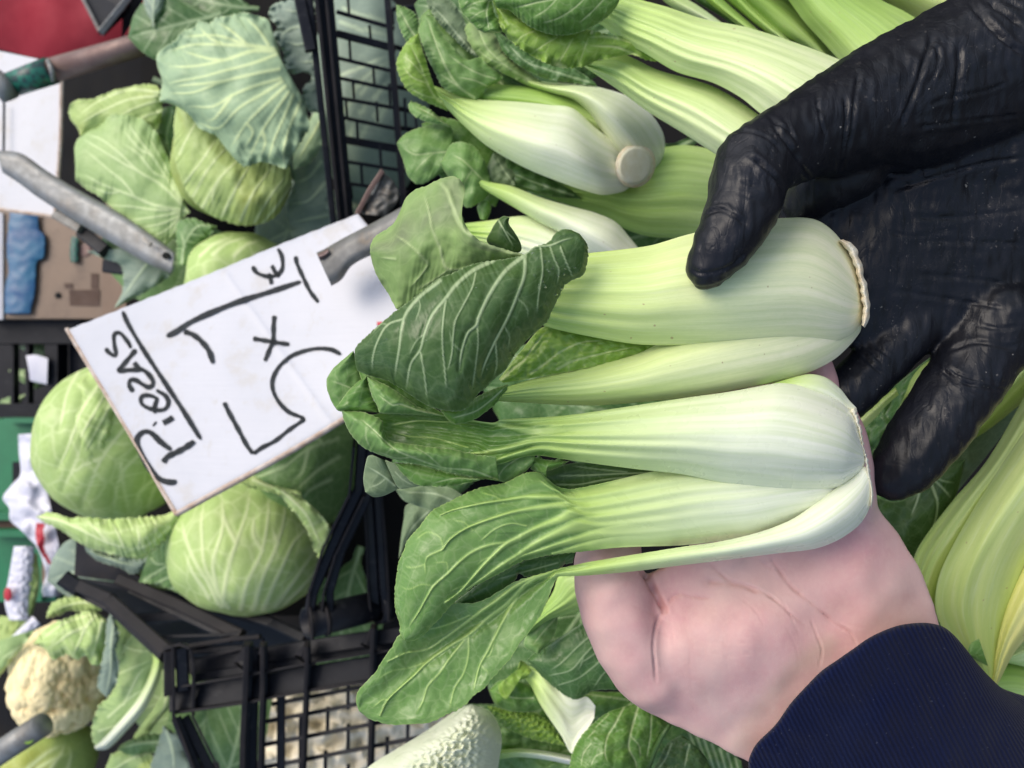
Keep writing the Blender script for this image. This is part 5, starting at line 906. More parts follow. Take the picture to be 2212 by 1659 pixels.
lv(ca, t(0, 0, '1805,300 1760,200 1740,130 1650,95 1580,82 1480,100 1400,112 1360,150 1290,135 1255,180 1180,200 1130,262 1060,312 1015,360 1020,430 1050,520 1038,600 1032,662'),
   t(0, 0, '1805,300 1830,420 1870,560 1965,640 1995,760 2005,830 1925,960 1880,1040 1850,1092 1760,1062 1680,1052 1600,1082 1540,1050 1450,945 1400,882 1290,830 1265,782 1180,712 1100,672 1032,662'), 'cab_blue', [.86, .85, .86, .88], [0, .018, .022, .01],
   [t(0, 0, s) for s in ('1790,320 1600,290 1400,230 1180,240', '1790,320 1650,300 1450,290 1250,290 1100,330', '1790,330 1640,330 1450,390 1250,430 1090,430', '1800,350 1640,410 1450,460 1300,500 1090,540', '1810,450 1600,490 1450,530 1250,600 1100,605', '1820,510 1650,560 1500,620 1380,690 1220,690', '1830,530 1700,610 1550,700 1420,830 1290,800',
                         '1850,560 1750,650 1600,800 1500,950', '1870,600 1800,700 1700,850 1620,1010', '1900,620 1850,740 1780,900 1740,1030', '1950,650 1880,820 1840,960 1840,1070', '1450,290 1350,240 1290,170', '1600,290 1500,200 1420,150', '1740,290 1680,200 1600,120', '1450,390 1350,380 1180,330', '1450,530 1350,540 1130,560', '1700,850 1720,920 1690,1010', '1600,800 1640,860 1590,960', '1500,620 1400,760 1330,790')], 3, nu=200, nv=130, w0=4.6, w1=1.5, quilt=.0016, ruf=(.008, 46, 4), noise=[(.004, 120, 3)])
lv(ca, t(0, 0, '1940,-20 1800,15 1745,60 1750,120 1800,180 1765,220 1830,330 1850,440 1900,482 1950,462 2032,500 1972,560 1960,650 2010,720 2082,732'), t(0, 0, '2040,-20 2040,150 2050,250 2060,400 2070,600 2095,740'), 'cab_grey', [.87, .88, .89], .004, [t(0, 0, s) for s in ('2040,60 1950,80 1830,60', '2040,160 1900,180 1820,230', '2050,260 1930,290 1850,270', '2060,400 1930,400', '2060,560 2000,600')], 5, ruf=(.008, 26, 3), vh=.001)
cb = cabbage('grey-blue loose cabbage leaves against the mesh, right of the yellowish head', (650, 380, 1.0))
lv(cb, t(0, 0, '1900,1000 1870,1100 1900,1180 1870,1300 1850,1400 1900,1560'), t(0, 0, '2070,780 2110,950 2120,1150 2140,1350 2140,1560'), 'cab_grey', 1.02, .006, [t(0, 0, s) for s in ('2080,1050 2000,1150 1900,1190', '2110,1180 2000,1300 1880,1320', '2120,1400 2000,1420 1900,1440', '2060,900 1990,950 1900,1050')], 6)
lv(cb, t(0, 0, '2060,700 1990,800 1900,1000'), t(0, 0, '2110,800 2080,950 2000,1060 1900,1100'), 'cab_blue', 1.0, .006, [t(0, 0, '2080,780 2010,900 1930,1040')], 7)
cc_ = cabbage('cabbage with long fanned vein leaf, between the steel bar and the yellowish head', (270, 330, 1.08))
bhead(300, 350, 92, 92, 1.10, .08, M['cab_green'], cc_)
lv(cc_, t(0, 0, '1045,590 1000,545 850,558 700,598 600,640 480,652 445,720 460,780 500,830 520,882'), t(0, 0, '1045,590 1052,700 1042,780 1012,842 900,860 750,860 650,880 520,882'), 'cab_yellow', [1.03, 1.02, 1.03], .012, [t(0, 0, s) for s in ('1040,600 850,580 650,650 520,740', '1040,620 850,640 700,700 520,800', '1040,650 900,690 760,760', '1040,720 930,760 830,830')], 8)
lv(cc_, t(0, 0, '1235,1372 1190,1300 1190,1200 1130,1122 1100,1040 1060,962 1010,852 900,762 750,738 620,800 520,882 482,952 495,1022'), t(0, 0, '1235,1372 1170,1430 1150,1510 1060,1600 1000,1620 900,1522 800,1420 650,1282 500,1182 488,1100 495,1022'), 'cab_green', [.99, 1.0, 1.01, 1.03], [0, .018, .022, .01],
   [t(0, 0, s) for s in ('1215,1368 1000,1330 880,1280 780,1240 650,1190 540,1130', '1200,1345 1050,1200 900,1110 750,970 650,900 560,870', '1195,1330 1080,1150 980,1000 900,900 830,800', '1190,1310 1120,1180 1040,1020 960,880', '880,1285 800,1180 700,1100 560,980', '1190,1362 1000,1360 850,1340 700,1330', '1190,1370 1050,1400 830,1430', '1180,1390 1050,1450 900,1475', '1165,1410 1080,1490 980,1540', '1155,1440 1110,1530 1020,1600', '900,1110 800,1060 700,1000 540,900', '780,1240 700,1250 560,1200', '1080,1150 1000,1120 900,1000 800,930', '980,1000 900,960 800,840')], 9, nu=170, nv=120)
lv(cc_, t(0, 0, '1050,700 1018,850 1090,950 1112,1080 1180,1205'), t(0, 0, '1140,680 1150,900 1160,1100 1215,1225'), 'cab_dark', 1.05, .004, [t(0, 0, '1120,720 1080,900 1140,1100')], 10)
lv(cc_, t(0, 1, '560,-30 680,20 780,60 800,180 780,260 740,340'), t(0, 1, '900,-60 1130,60 1100,130 1000,200 900,260 740,340'), 'cab_grey', 1.04, .008, [t(0, 1, '1000,0 900,120 800,260')], 11)
lv(cc_, t(0, 0, '660,1540 680,1620 740,1659') + t(0, 1, '780,60 840,90 900,30'), t(0, 0, '760,1490 850,1560 930,1640') + t(0, 1, '980,20 1000,40'), 'cab_green', 1.06, .006, [t(0, 0, '900,1620 800,1640 720,1600')], 17)
cd = cabbage('small frilly cabbage leaf rising behind the top edge of the price sign', (420, 510, .95))
lv(cd, t(0, 0, '1150,1720 1145,1600 1150,1440 1250,1415 1330,1445 1405,1462'), t(0, 0, '1220,1720 1310,1580 1350,1540 1380,1500 1405,1462'), 'cab_dark', .96, .008, [t(0, 0, s) for s in ('1180,1700 1200,1580 1280,1470 1380,1460', '1200,1600 1170,1500', '1240,1520 1330,1530', '1200,1560 1290,1580')], 12)
ce = cabbage('pale cabbage head half hidden behind the top edge of the price sign', (540, 620, 1.0))
bhead( 528, 618, 122, 116, 1.0, .09, M['cab_pale'], ce, veins=[(t(0, 0, s), 3, 1.2) for s in ('1390,1659 1480,1570 1620,1530', '1300,1659 1400,1580 1500,1530', '1520,1659 1600,1590 1700,1560', '1640,1659 1720,1600')])
cf = cabbage('pale yellow-green cabbage head left of the price sign, wrapped by a flaring lower leaf', (245, 960, 1.0))
V3 = [pts(s) for s in ('215,790 180,880 150,960 125,1010', '250,850 190,940 150,1030 135,1060', '290,900 220,990 190,1060 175,1100', '330,960 270,1010 250,1060 245,1110', '350,1020 300,1060 290,1110', '190,760 150,850 128,930', '260,1000 268,1060 280,1110', '220,990 170,1010 140,1040', '330,1050 320,1080 322,1112')]
bhead( 262, 952, 148, 172, 1.03, .125, M['cab_pale'], cf, veins=[(v_, 2.8, 1) for v_ in V3], rot=.1, quilt=.003, nu=110, nv=160)
lv(cf, t(0, 2, '232,30 300,2 350,8 450,38 560,30 700,44 900,32 1050,20 1140,-20'), t(0, 2, '232,30 300,72 400,122 500,192 600,242 750,282 900,287 1000,232 1085,160 1140,90 1160,20 1140,-20'), 'cab_pale', [.93, .91, .90, .90, .91], [.002, .014, .022, .016, .002],
   [t(0, 2, s) for s in ('240,30 400,60 550,130 700,200 850,240', '1100,100 950,220 850,240', '700,200 620,110 560,50', '800,230 760,130 720,60', '900,240 900,150 880,60', '1000,210 1010,120 1000,50', '550,130 480,70', '400,60 360,30')], 13, nu=150, nv=80)
# ragged lower margin and a wrapped-over leaf on the pale head
lv(cf, pts('205,790 165,840 135,910 120,985 128,1030'), pts('262,800 252,880 232,950 205,1010 128,1030'), 'cab_pale', [.965, .935, .920, .918, .93], [.004, .010, .012, .008, .002], [pts('250,815 210,880 170,950 140,1010'), pts('245,860 215,920 180,980'), pts('215,830 175,890 148,960')], 62, nu=90, nv=60)
lv(cf, t(0, 2, '540,200 620,255 750,290 900,300 1000,280'), t(0, 2, '560,260 640,320 760,360 850,402 890,400 950,340 1000,280'), 'cab_grey', .99, .006, [t(0, 2, '600,250 760,320 880,350')], 14)
lv(cf, t(0, 2, '960,280 1080,190 1170,180 1230,300'), t(0, 2, '900,455 1000,470 1100,500 1200,548 1300,560 1290,480 1230,300'), 'cab_dark', [.97, .96, .97], .008, [t(0, 2, s) for s in ('940,440 1050,370 1180,300', '1000,470 1100,420 1220,380', '1100,500 1180,470 1250,460', '980,300 1020,340 1100,330')], 15)
cg = cabbage('smooth round light-green cabbage below the price sign with veins fanning up', (545, 1175, .93))
V4 = [t(0, 2, s) for s in ('1420,600 1330,430 1240,250 1200,60', '1480,630 1400,500 1330,350 1310,150 1330,-60', '1440,620 1470,400 1530,200 1600,-20 1620,-150', '1560,640 1600,450 1700,250 1740,0 1740,-120', '1640,630 1700,420 1800,200 1850,0 1840,-100', '1700,620 1800,400 1900,200 2030,80', '1780,600 1900,430 2040,250 2110,180', '1840,580 1960,450 2070,320', '1350,560 1270,420 1200,250', '1400,500 1380,330 1440,120 1450,-60', '1530,200 1460,60 1440,-80', '1800,200 1760,80', '1700,250 1640,140 1650,0')]
bhead( 545, 1174, 168, 150, .97, .105, M['cab_pale'], cg, veins=[(v_, 3.4, 1.3) for v_ in V4], rot=-.12, quilt=.0022, nu=130, nv=180, vh=.001)
lv(cg, pts('600,1050 650,1075 700,1120 716,1165 700,1220'), pts('590,1054 622,1090 660,1140 680,1190 700,1220'), 'cab_pale', [.875, .870, .875, .90], .004, [pts('610,1060 660,1110 695,1180')], 63, nu=70, nv=30)
ch = cabbage('darker green cabbage behind the round one, half hidden by the price sign', (650, 1020, 1.0))
V5 = [t(0, 1, s) for s in ('2200,1180 2000,1250 1800,1400', '2212,1300 2050,1400 1900,1530', '2150,1450 2000,1520 1950,1600', '2000,1250 1960,1400 1900,1450', '1850,1360 1700,1420 1600,1440', '2100,1220 2050,1180 1900,1200', '1740,1250 1660,1340 1560,1400')]
bhead( 655, 1010, 125, 140, 1.0, .09, M['cab_dark'], ch, veins=[(v_, 3, 1.2) for v_ in V5], rot=.4, quilt=.003)
lv(ch, t(0, 1, '1540,1450 1640,1425 1750,1480 1950,1530'), t(0, 1, '1600,1500 1750,1530 1880,1570 1960,1560'), 'cab_yellow', .90, .004, [t(0, 1, '1640,1450 1800,1510 1950,1550')], 16, nu=60, nv=30)
ci = cabbage('cabbage seen through the black crate mesh near the top', (790, 200, 1.02))
bhead( 800, 215, 120, 230, 1.08, .1, M['cab_grey'], ci, veins=[(t(1, 0, s), 3.2, 2) for s in ('0,490 150,430 280,370', '80,600 160,500 300,400', '130,610 220,480', '210,640 300,520', '20,720 90,640', '120,740 190,640', '210,760 270,650', '130,880 190,780', '230,800 310,640', '0,150 150,190 330,220', '60,880 80,800', '20,60 200,110 330,130')], quilt=.003)
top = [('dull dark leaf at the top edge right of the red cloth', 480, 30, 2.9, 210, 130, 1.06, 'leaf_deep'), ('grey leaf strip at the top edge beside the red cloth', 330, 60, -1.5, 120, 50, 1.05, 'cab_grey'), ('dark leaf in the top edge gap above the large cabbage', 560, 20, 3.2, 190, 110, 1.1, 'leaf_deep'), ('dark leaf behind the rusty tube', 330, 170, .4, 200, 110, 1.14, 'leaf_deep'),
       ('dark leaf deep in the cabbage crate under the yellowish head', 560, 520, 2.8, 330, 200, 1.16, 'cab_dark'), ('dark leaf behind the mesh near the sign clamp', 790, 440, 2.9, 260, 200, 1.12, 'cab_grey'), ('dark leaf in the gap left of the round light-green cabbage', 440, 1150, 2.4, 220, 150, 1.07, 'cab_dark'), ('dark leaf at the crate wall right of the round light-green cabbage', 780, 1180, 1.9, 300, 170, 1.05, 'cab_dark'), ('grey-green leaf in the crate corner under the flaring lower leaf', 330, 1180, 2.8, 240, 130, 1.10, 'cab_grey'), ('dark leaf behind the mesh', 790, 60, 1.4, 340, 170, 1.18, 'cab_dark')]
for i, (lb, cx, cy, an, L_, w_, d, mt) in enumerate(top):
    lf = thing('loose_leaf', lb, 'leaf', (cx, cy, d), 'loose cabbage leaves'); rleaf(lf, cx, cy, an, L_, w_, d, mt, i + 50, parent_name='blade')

# ================================================================ CAULIFLOWERS
k1 = thing('cauliflower', 'cream cauliflower with its leaves folded round it, lower left beside the crate', 'cauliflower', (125, 1450, 1.1), 'cauliflowers')
def curd(seed, R1=.020, R2=.010, R3=.0055):
    rs = np.random.RandomState(seed)
    def f(p, x, y, z):
        q = np.stack([x, y, z], -1).reshape(-1, 3); o = np.zeros(len(q))
        for n, am in ((60, .0065), (260, .0035), (1100, .0018)):
            c_ = rs.normal(size=(n, 3)); c_ /= np.linalg.norm(c_, axis=1)[:, None]
            m_ = np.full(len(q), 9.); 
            for i in range(0, n, 100): m_ = np.minimum(m_, ((q[:, None] - c_[None, i:i + 100]) ** 2).sum(-1).min(1))
            r2 = 4.0 / n * 1.7; o += am * np.sqrt(np.clip(1 - m_ / r2, 0, 1)); f.m = m_
        f.v = np.clip(o / .0085, 0, 1); return o.reshape(x.shape)
    return f
cf_ = curd(3)
ob = ball('curd', 134, 1462, 80, 104, 1.12, .070, M['curd'], k1, bump=cf_, rot=-.1, nu=150, nv=200)
ob.data.attributes['vein'].data.foreach_set('value', cf_.v.astype(np.float32))  # floret height, for the darker crevice colour
def cl(A_, B_, mt, d, bu, vs, seed, **kw): return lv(k1, t(0, 2, A_), t(0, 2, B_), mt, d, bu, [t(0, 2, s) for s in vs], seed, **kw)
cl('640,560 560,545 400,555 320,610 300,690', '660,640 560,655 450,640 380,670 300,690', 'cab_yellow', 1.06, .008, ['640,590 500,590 340,640'], 21, nu=60, nv=40)
cl('680,690 600,640 450,680 300,750 215,855', '690,720 700,800 680,900 645,990 590,985 560,930 500,958 440,925 400,935 340,955 290,890 215,855', 'cab_pale', [1.02, 1.005, 1.02], .016, ['640,650 560,740 520,830 470,940', '560,740 450,790 330,880', '660,700 640,800 590,960', '600,660 420,720 260,830'], 22)
cl('800,640 745,680 775,800 752,900 772,1000 752,1122 690,1202', '720,640 690,720 682,850 652,1000 630,1132 690,1202', 'cab_grey', [1.0, .99, 1.0], .005, ['740,700 720,860 720,1020 690,1180'], 23)
cl('960,850 1045,900 1055,1000 1005,1150 935,1282 832,1402 702,1532 625,1532', '860,790 800,880 770,1000 750,1122 700,1202 640,1252 592,1402 600,1480 625,1532', 'cab_green', [1.04, 1.03, 1.03, 1.05], [.002, .012, .014, .004], ['800,1250 900,1050 960,1000', '700,1330 850,1200 950,1140', '640,1420 760,1380 850,1310', '760,1050 860,1010 980,960', '820,880 900,900 990,900'], 24, w0=2.6)
sheet('midrib', t(0, 2, '960,850 1045,905 1058,1000 1008,1150 938,1282 835,1402 705,1532 625,1545'), t(0, 2, '930,850 985,920 985,1000 940,1120 870,1240 770,1360 660,1480 610,1520'), M['stalk_white'], k1, 1.015, .012, nu=80, nv=24, back=.006)
cl('700,720 780,640 860,760 830,860', '700,760 740,900 780,960 830,860', 'cab_green', 1.06, .005, ['720,740 780,820'], 25, nu=40, nv=30)
cl('230,760 160,860 80,960 0,1060 -40,1100', '-60,850 -60,900 -60,1000 -60,1080 -40,1100', 'cab_green', 1.06, .006, ['230,790 120,880 0,960', '120,880 60,960 30,1040'], 26)
k2 = thing('cauliflower', 'closed pale cauliflower leaves at the bottom left under the steel tube end', 'cauliflower', (120, 1620, 1.08), 'cauliflowers')
bhead( 105, 1652, 92, 84, 1.12, .07, M['cab_yellow'], k2, veins=[(t(0, 2, s), 3.4, 1.6) for s in ('180,1659 300,1560 420,1500', '330,1659 400,1560 430,1480', '240,1659 350,1600 450,1560', '450,1659 470,1580 450,1500')])
k3 = thing('cauliflower', 'cauliflower leaves curling at the bottom edge beside the crate corner', 'cauliflower', (290, 1610, 1.08), 'cauliflowers')
for i, (A_, B_, mt, d, vs) in enumerate([('1060,1380 1180,1480 1260,1700 1280,1800', '1060,1380 1010,1540 960,1700 950,1800', 'cab_grey', 1.04, ['1080,1420 1120,1560 1130,1700']), ('1050,1440 950,1440 800,1500 760,1540', '1080,1560 950,1560 850,1580 760,1540', 'cab_dark', 1.07, ['1040,1490 900,1500 790,1530']),
                                     ('980,1540 860,1540 740,1560 690,1640 680,1720', '1040,1800 950,1760 850,1700 760,1740 680,1720', 'cab_green', 1.08, ['960,1560 850,1600 720,1680']), ('1000,1600 930,1620 850,1700', '1100,1800 1000,1800 900,1800 850,1700', 'cab_yellow', 1.06, ['1000,1640 930,1720']),
                                     ('1130,1120 1180,1200 1070,1300 960,1440', '1090,1100 1040,1200 980,1300 900,1400 860,1480 960,1440', 'cab_green', 1.10, ['1080,1150 1060,1280 960,1400'])]):
    lv(k3, t(0, 2, A_), t(0, 2, B_), mt, d, .008, [t(0, 2, s) for s in vs], 30 + i, nu=70, nv=50)
k4 = thing('loose_leaf', 'round grey-green leaf inside the crate between its two dusty rails', 'leaf', (315, 1320, 1.06))
lv(k4, t(0, 2, '870,600 900,575 960,575 1010,620'), t(0, 2, '880,660 920,680 970,670 1010,620'), 'cab_grey', 1.06, .006, [t(0, 2, '880,640 950,620')], 36, nu=30, nv=20)
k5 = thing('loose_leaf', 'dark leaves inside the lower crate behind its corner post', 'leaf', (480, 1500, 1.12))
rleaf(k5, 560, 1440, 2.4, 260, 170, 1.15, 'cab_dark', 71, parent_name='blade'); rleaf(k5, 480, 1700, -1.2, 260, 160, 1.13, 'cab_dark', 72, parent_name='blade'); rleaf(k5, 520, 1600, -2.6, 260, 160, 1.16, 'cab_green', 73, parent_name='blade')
# ================================================================ CRATES
cr = thing('black_crate', 'black plastic crate wall with brick-pattern mesh between the cabbages and the pak choi', 'crate', (780, 200, .9), None)
pl_ = M['plastic']
def poly(name, pth, w, h, mat, parent, ch=.15, face=None):
    for a_, b_ in zip(pth[:-1], pth[1:]): bar(name, a_, b_, w, h, mat, parent, face, ext=w * .3, chamfer=ch)
wr = mpp(.80)
for dx, w_, dd, mt in ((-26, 15, .012, 'plastic'), (-8, 9, -.004, 'plastic_dusty'), (2, 16, .006, 'plastic'), (15, 7, -.006, 'plastic_dusty'), (24, 15, .006, 'plastic')):  # narrow paler rails: highlights along the grooves put into the colour
    bar('rim_rail', (686 + dx * .9, -60, .80 + dd), (740 + dx * .75, 482, .86 + dd), w_ * wr, .014, M[mt], cr)
bar('rim_rail', (636, -60, .81), (672, 110, .82), 26 * wr, .01, pl_, cr)
bar('post', (832, -60, .84), (874, 470, .89), 15 * wr, .012, M['plastic'], cr)
bar('post', (838, -60, .832), (880, 470, .882), 3 * wr, .006, M['plastic_dusty'], cr)
for i, (x0, y0, x1, y1, w_) in enumerate([(0, 85, 330, 180, 11), (0, 225, 340, 312, 20), (0, 382, 335, 462, 10), (0, 510, 345, 582, 10), (0, 640, 355, 700, 10), (0, 762, 365, 836, 10), (0, 905, 375, 965, 22), (0, 1045, 400, 1105, 10), (20, 1190, 420, 1240, 10)]):
    a_, b_ = t(1, 0, '%d,%d %d,%d' % (x0 - 30, y0 - 8, x1 + 14, y1 + 4)); bar('slat', (*a_, .855 + .006 * i), (*b_, .865 + .006 * i), w_ * mpp(.86) * .8, .006, pl_, cr)
for x, y0, y1 in [(42, -20, 95), (182, 165, 255), (52, 262, 385), (206, 425, 545), (75, 530, 640), (228, 660, 790), (100, 780, 905), (250, 940, 1080), (128, 1065, 1195), (60, 1205, 1290), (310, 545, 690), (410, 640, 840), (480, 740, 830), (30, 655, 770), (330, 60, 160)]:
    a_, b_ = t(1, 0, '%d,%d %d,%d' % (x, y0, x + 8, y1)); bar('slat', (*a_, .868), (*b_, .872), 6 * mpp(.86), .005, pl_, cr)
for x0, y0, x1, y1 in [(340, 560, 520, 590), (350, 700, 560, 740), (340, 300, 400, 320), (330, 60, 760, 20), (380, 830, 560, 850), (560, 0, 620, 130)]:
    a_, b_ = t(1, 0, '%d,%d %d,%d' % (x0, y0, x1, y1)); bar('slat', (*a_, .88), (*b_, .885), 10 * mpp(.86), .006, pl_, cr)
# inner walls and bottom of the crates
def quadp(name, c4, mat, parent, th=.004):
    p = np.array([P(*q_) for q_ in c4]); n = np.cross(p[1] - p[0], p[2] - p[0]); n /= np.linalg.norm(n)
    if np.dot(n, CAM - p[0]) < 0: n = -n
    v = np.vstack([p, p - n * th]); q = [(0, 1, 2, 3), (7, 6, 5, 4), (0, 4, 5, 1), (1, 5, 6, 2), (2, 6, 7, 3), (3, 7, 4, 0)]
    return mk(name, v, q, mat, parent, smooth=False)
quadp('floor_panel', [(325, -200, 1.26), (980, -200, 1.16), (1010, 800, 1.12), (262, 820, 1.26)], M['table'], cr)
c2 = thing('black_crate', 'black plastic crate at the lower left with dusty rails, hinge barrel and square-mesh side', 'crate', (560, 1400, .9), None)
u8 = lambda s: [(x * .4216, 1042.3 + y * .4216) for x, y in pts(s)]
def u8b(name, s, ds, w_, h_, mt, ext=None, ch=.15):
    p_ = u8(s); ds = ds if hasattr(ds, '__len__') else [ds] * len(p_)
    for (a_, b_, da, db) in zip(p_[:-1], p_[1:], ds[:-1], ds[1:]): bar(name, (*a_, da), (*b_, db), w_ * mpp((da + db) / 2), h_, M[mt], c2, ext=(w_ * .4 * mpp(da) if ext is None else ext), chamfer=ch)
quadp('floor_panel', [(100, 1050, 1.24), (1010, 800, 1.10), (1010, 1330, 1.08), (160, 1330, 1.20)], M['table'], c2)
# back corner
quadp('side_panel', [(*u8('390,300')[0], 1.06), (*u8('480,310')[0], 1.05), (*u8('760,520')[0], 1.02), (*u8('380,480')[0], 1.07)], M['plastic_dusty'], c2)
quadp('side_panel', [(*u8('390,490')[0], 1.05), (*u8('900,560')[0], 1.03), (*u8('1600,800')[0], 1.0), (*u8('1000,900')[0], 1.06)], M['plastic'], c2)
u8b('rim_rail', '340,500 400,540', .985, 34, .02, 'plastic'); u8b('rim_rail', '360,510 560,600 850,860', [.99, .96, .90], 27, .012, 'plastic_dusty')
u8b('rim_rail', '350,545 560,650 830,900', [1.0, .97, .91], 12, .012, 'plastic')
u8b('rim_rail', '620,500 900,620 1230,780', [1.0, .97, .93], 25, .012, 'plastic_dusty'); u8b('rim_rail', '680,560 900,670 1180,800', [1.01, .98, .94], 14, .012, 'plastic')
u8b('cross_bar', '700,700 980,680', .98, 22, .012, 'plastic'); u8b('cross_bar', '560,600 760,770', .99, 18, .01, 'plastic')
u8b('rim_rail', '1150,640 1400,720 1560,800', [.97, .94, .91], 22, .012, 'plastic')
for i in range(9):
    pass
# corner barrel posts
u8b('corner_post', '862,860 862,1070', .87, 18, .02, 'plastic_dusty'); u8b('corner_post', '885,840 890,1050 890,1210', .862, 7, .01, 'plastic_dusty')
u8b('corner_post', '930,850 938,1040', .872, 26, .02, 'plastic'); u8b('corner_post', '975,850 992,930 990,1180', [.866, .864, .868], 7, .01, 'plastic_dusty')
u8b('corner_post', '850,850 920,830 975,850', .865, 7, .01, 'plastic_dusty')
for s, d0, w_, mt in (('830,790 1150,780 1230,770', .93, 7, 'plastic'), ('960,840 1200,800 1330,790', .90, 10, 'plastic_dusty'), ('1000,860 1240,850', .905, 16, 'plastic'), ('990,905 1250,850', .89, 5, 'plastic_dusty')):
    u8b('cross_bar', s, d0, w_, .01, mt)
# horizontal bands of the side wall
u8b('side_band', '1000,940 1250,905 1560,850 1900,800 2120,770', [.905, .90, .89, .88, .88], 34, .01, 'plastic')
u8b('side_band', '900,1050 1250,990 1560,930 1900,875 2130,840', .868, 5, .012, 'plastic_dusty')
u8b('side_band', '900,1110 1250,1060 1560,1005 1900,950 2130,915', .880, 50, .010, 'plastic')
u8b('side_band', '905,1180 1250,1130 1560,1070 2130,985', .868, 6, .012, 'plastic_dusty')
u8b('side_band', '1000,1000 1250,960 1560,905 1900,850 2130,815', .895, 20, .010, 'plastic')
# diagonal brace and uprights
u8b('brace', '905,1215 1015,1480 1060,1560', [.872, .86, .85], 20, .012, 'plastic'); u8b('brace', '985,1195 1125,1480 1160,1560', [.864, .852, .85], 5, .012, 'plastic_dusty'); u8b('brace', '890,1190 1000,1480', [.862, .85], 5, .01, 'plastic_dusty')
u8b('brace', '950,1210 1090,1500', [.88, .865], 20, .008, 'plastic')
for s, w_ in (('1265,830 1258,1050 1245,1300 1240,1560', 13), ('1345,830 1345,1050 1335,1300 1330,1560', 10), ('1570,830 1572,930 1560,1200 1545,1560', 9), ('1910,740 1906,870 1900,1200 1890,1560', 10)):
    u8b('upright', s, [.858, .862, .868, .872], w_, .014, 'plastic_dusty')
    p_ = pts(s); u8b('upright', ' '.join('%d,%d' % (x + w_ * 1.6, y) for x, y in p_), [.868, .872, .878, .882], w_ * .8, .014, 'plastic')
u8b('upright', '1300,860 1295,1100 1285,1560', .885, 24, .01, 'plastic'); u8b('upright', '1440,1080 1440,1560', .885, 18, .01, 'plastic')
for tri in ('1198,925 1262,820 1272,985', '1320,880 1345,800 1352,965', '1505,885 1560,830 1575,940', '1845,830 1900,740 1912,860'):
    p3 = [P(*q_, .862) for q_ in u8(tri)]; v = np.array(p3 + [p_ + FWD * .006 for p_ in p3])
    mk('gusset', v, np.array([(0, 1, 2, 2), (5, 4, 3, 3), (0, 3, 4, 1), (1, 4, 5, 2), (2, 5, 3, 0)]), M['plastic_dusty'], c2, smooth=False) if False else None
    mk('gusset', np.vstack([v, [v[:3].mean(0) - FWD * .001], [v[3:].mean(0)]]), np.array([(0, 3, 4, 1), (1, 4, 5, 2), (2, 5, 3, 0), (0, 1, 2, 6), (5, 4, 3, 7)]), M['plastic_dusty'], c2, smooth=False)
# fine square mesh
for i, (s) in enumerate(['1345,1228 2230,1060', '1345,1345 2230,1175', '1340,1462 2230,1290', '1335,1580 2230,1410', '1400,1135 2230,975']):
    u8b('slat', s, .885, 9, .006, 'plastic')
for x, y0, y1 in [(1680, 1155, 1275), (1785, 1030, 1155), (1785, 1245, 1365), (1668, 1380, 1520), (1985, 1130, 1225), (1540, 1200, 1560), (1985, 1310, 1450), (2090, 1090, 1200), (2090, 1230, 1330), (1440, 1100, 1560), (1785, 1450, 1560), (2180, 1300, 1420)]:
    u8b('slat', '%d,%d %d,%d' % (x, y0, x - 2, y1), .886, 8, .005, 'plastic')
# hinge barrel with its strap rails
def hollow(name, a_, b_, r0, r1, mat, parent, seg=28):
    p, q = P(*a_), P(*b_); u = (q - p) / np.linalg.norm(q - p); s = np.cross(u, [0, 0, 1.]); s /= np.linalg.norm(s); k_ = np.cross(s, u); V_ = []
    for c_, r_ in ((p, r0), (q, r0), (q, r1), (p, r1)):
        for j in range(seg):
            an = 2 * math.pi * j / seg; V_.append(c_ + r_ * (s * math.cos(an) + k_ * math.sin(an)))
    Q = [(i * seg + j, i * seg + (j + 1) % seg, ((i + 1) % 4) * seg + (j + 1) % seg, ((i + 1) % 4) * seg + j) for i in range(4) for j in range(seg)]
    return mk(name, V_, Q, mat, parent)
hollow('hinge_barrel', (662, 1346, .83), (846, 1300, .90), 34 * mpp(.83), 28 * mpp(.83), M['plastic'], c2)
hollow('hinge_collar', (668, 1344, .829), (674, 1343, .83), 38 * mpp(.83), 33 * mpp(.83), M['plastic_dusty'], c2)
hollow('hinge_collar', (698, 1337, .836), (706, 1335, .838), 38 * mpp(.83), 33 * mpp(.83), M['plastic_dusty'], c2)
hollow('hinge_collar', (812, 1310, .875), (836, 1304, .885), 40 * mpp(.85), 33 * mpp(.85), M['plastic'], c2)
for s, ds, w_, mt in (('1860,-260 1840,30 1700,330 1605,560 1590,640', [.74, .78, .81, .83, .83], 22, 'plastic'), ('1815,-200 1790,60 1655,340 1585,560 1578,660', [.735, .772, .80, .825, .83], 6, 'plastic_dusty'), ('1905,-200 1880,80 1750,350 1690,560 1690,640', [.745, .785, .815, .835, .84], 18, 'plastic'),
                      ('1870,60 1720,370 1660,560 1650,650', [.775, .805, .828, .83], 5, 'plastic_dusty'), ('1880,0 1900,300 1915,540 1925,680', [.80, .84, .87, .88], 22, 'plastic'), ('1862,40 1880,300 1885,540 1900,680', [.79, .835, .862, .87], 5, 'plastic_dusty'), ('1930,20 1950,300 1965,540 1985,690', [.80, .84, .865, .875], 16, 'plastic'), ('1950,20 1975,300 1990,560 1990,700', [.795, .835, .86, .87], 5, 'plastic_dusty')):
    u8b('strap_rail', s, ds, w_, .012, mt)
# --- cream wrapped goods behind the mesh
cg_ = thing('wrapped_parcel', 'cream crinkled wrapping seen through the square mesh at the bottom', 'parcel', (800, 1580, 1.1))
sheet('wrapping', u8('1400,1090 1700,1060 2000,990 2300,950'), u8('1300,1700 1600,1750 2000,1750 2400,1700'), M['polystyrene'], cg_, 1.05, .02, nu=120, nv=90, noise=[(.02, 70, 3), (.009, 28, 4)], back=.05)
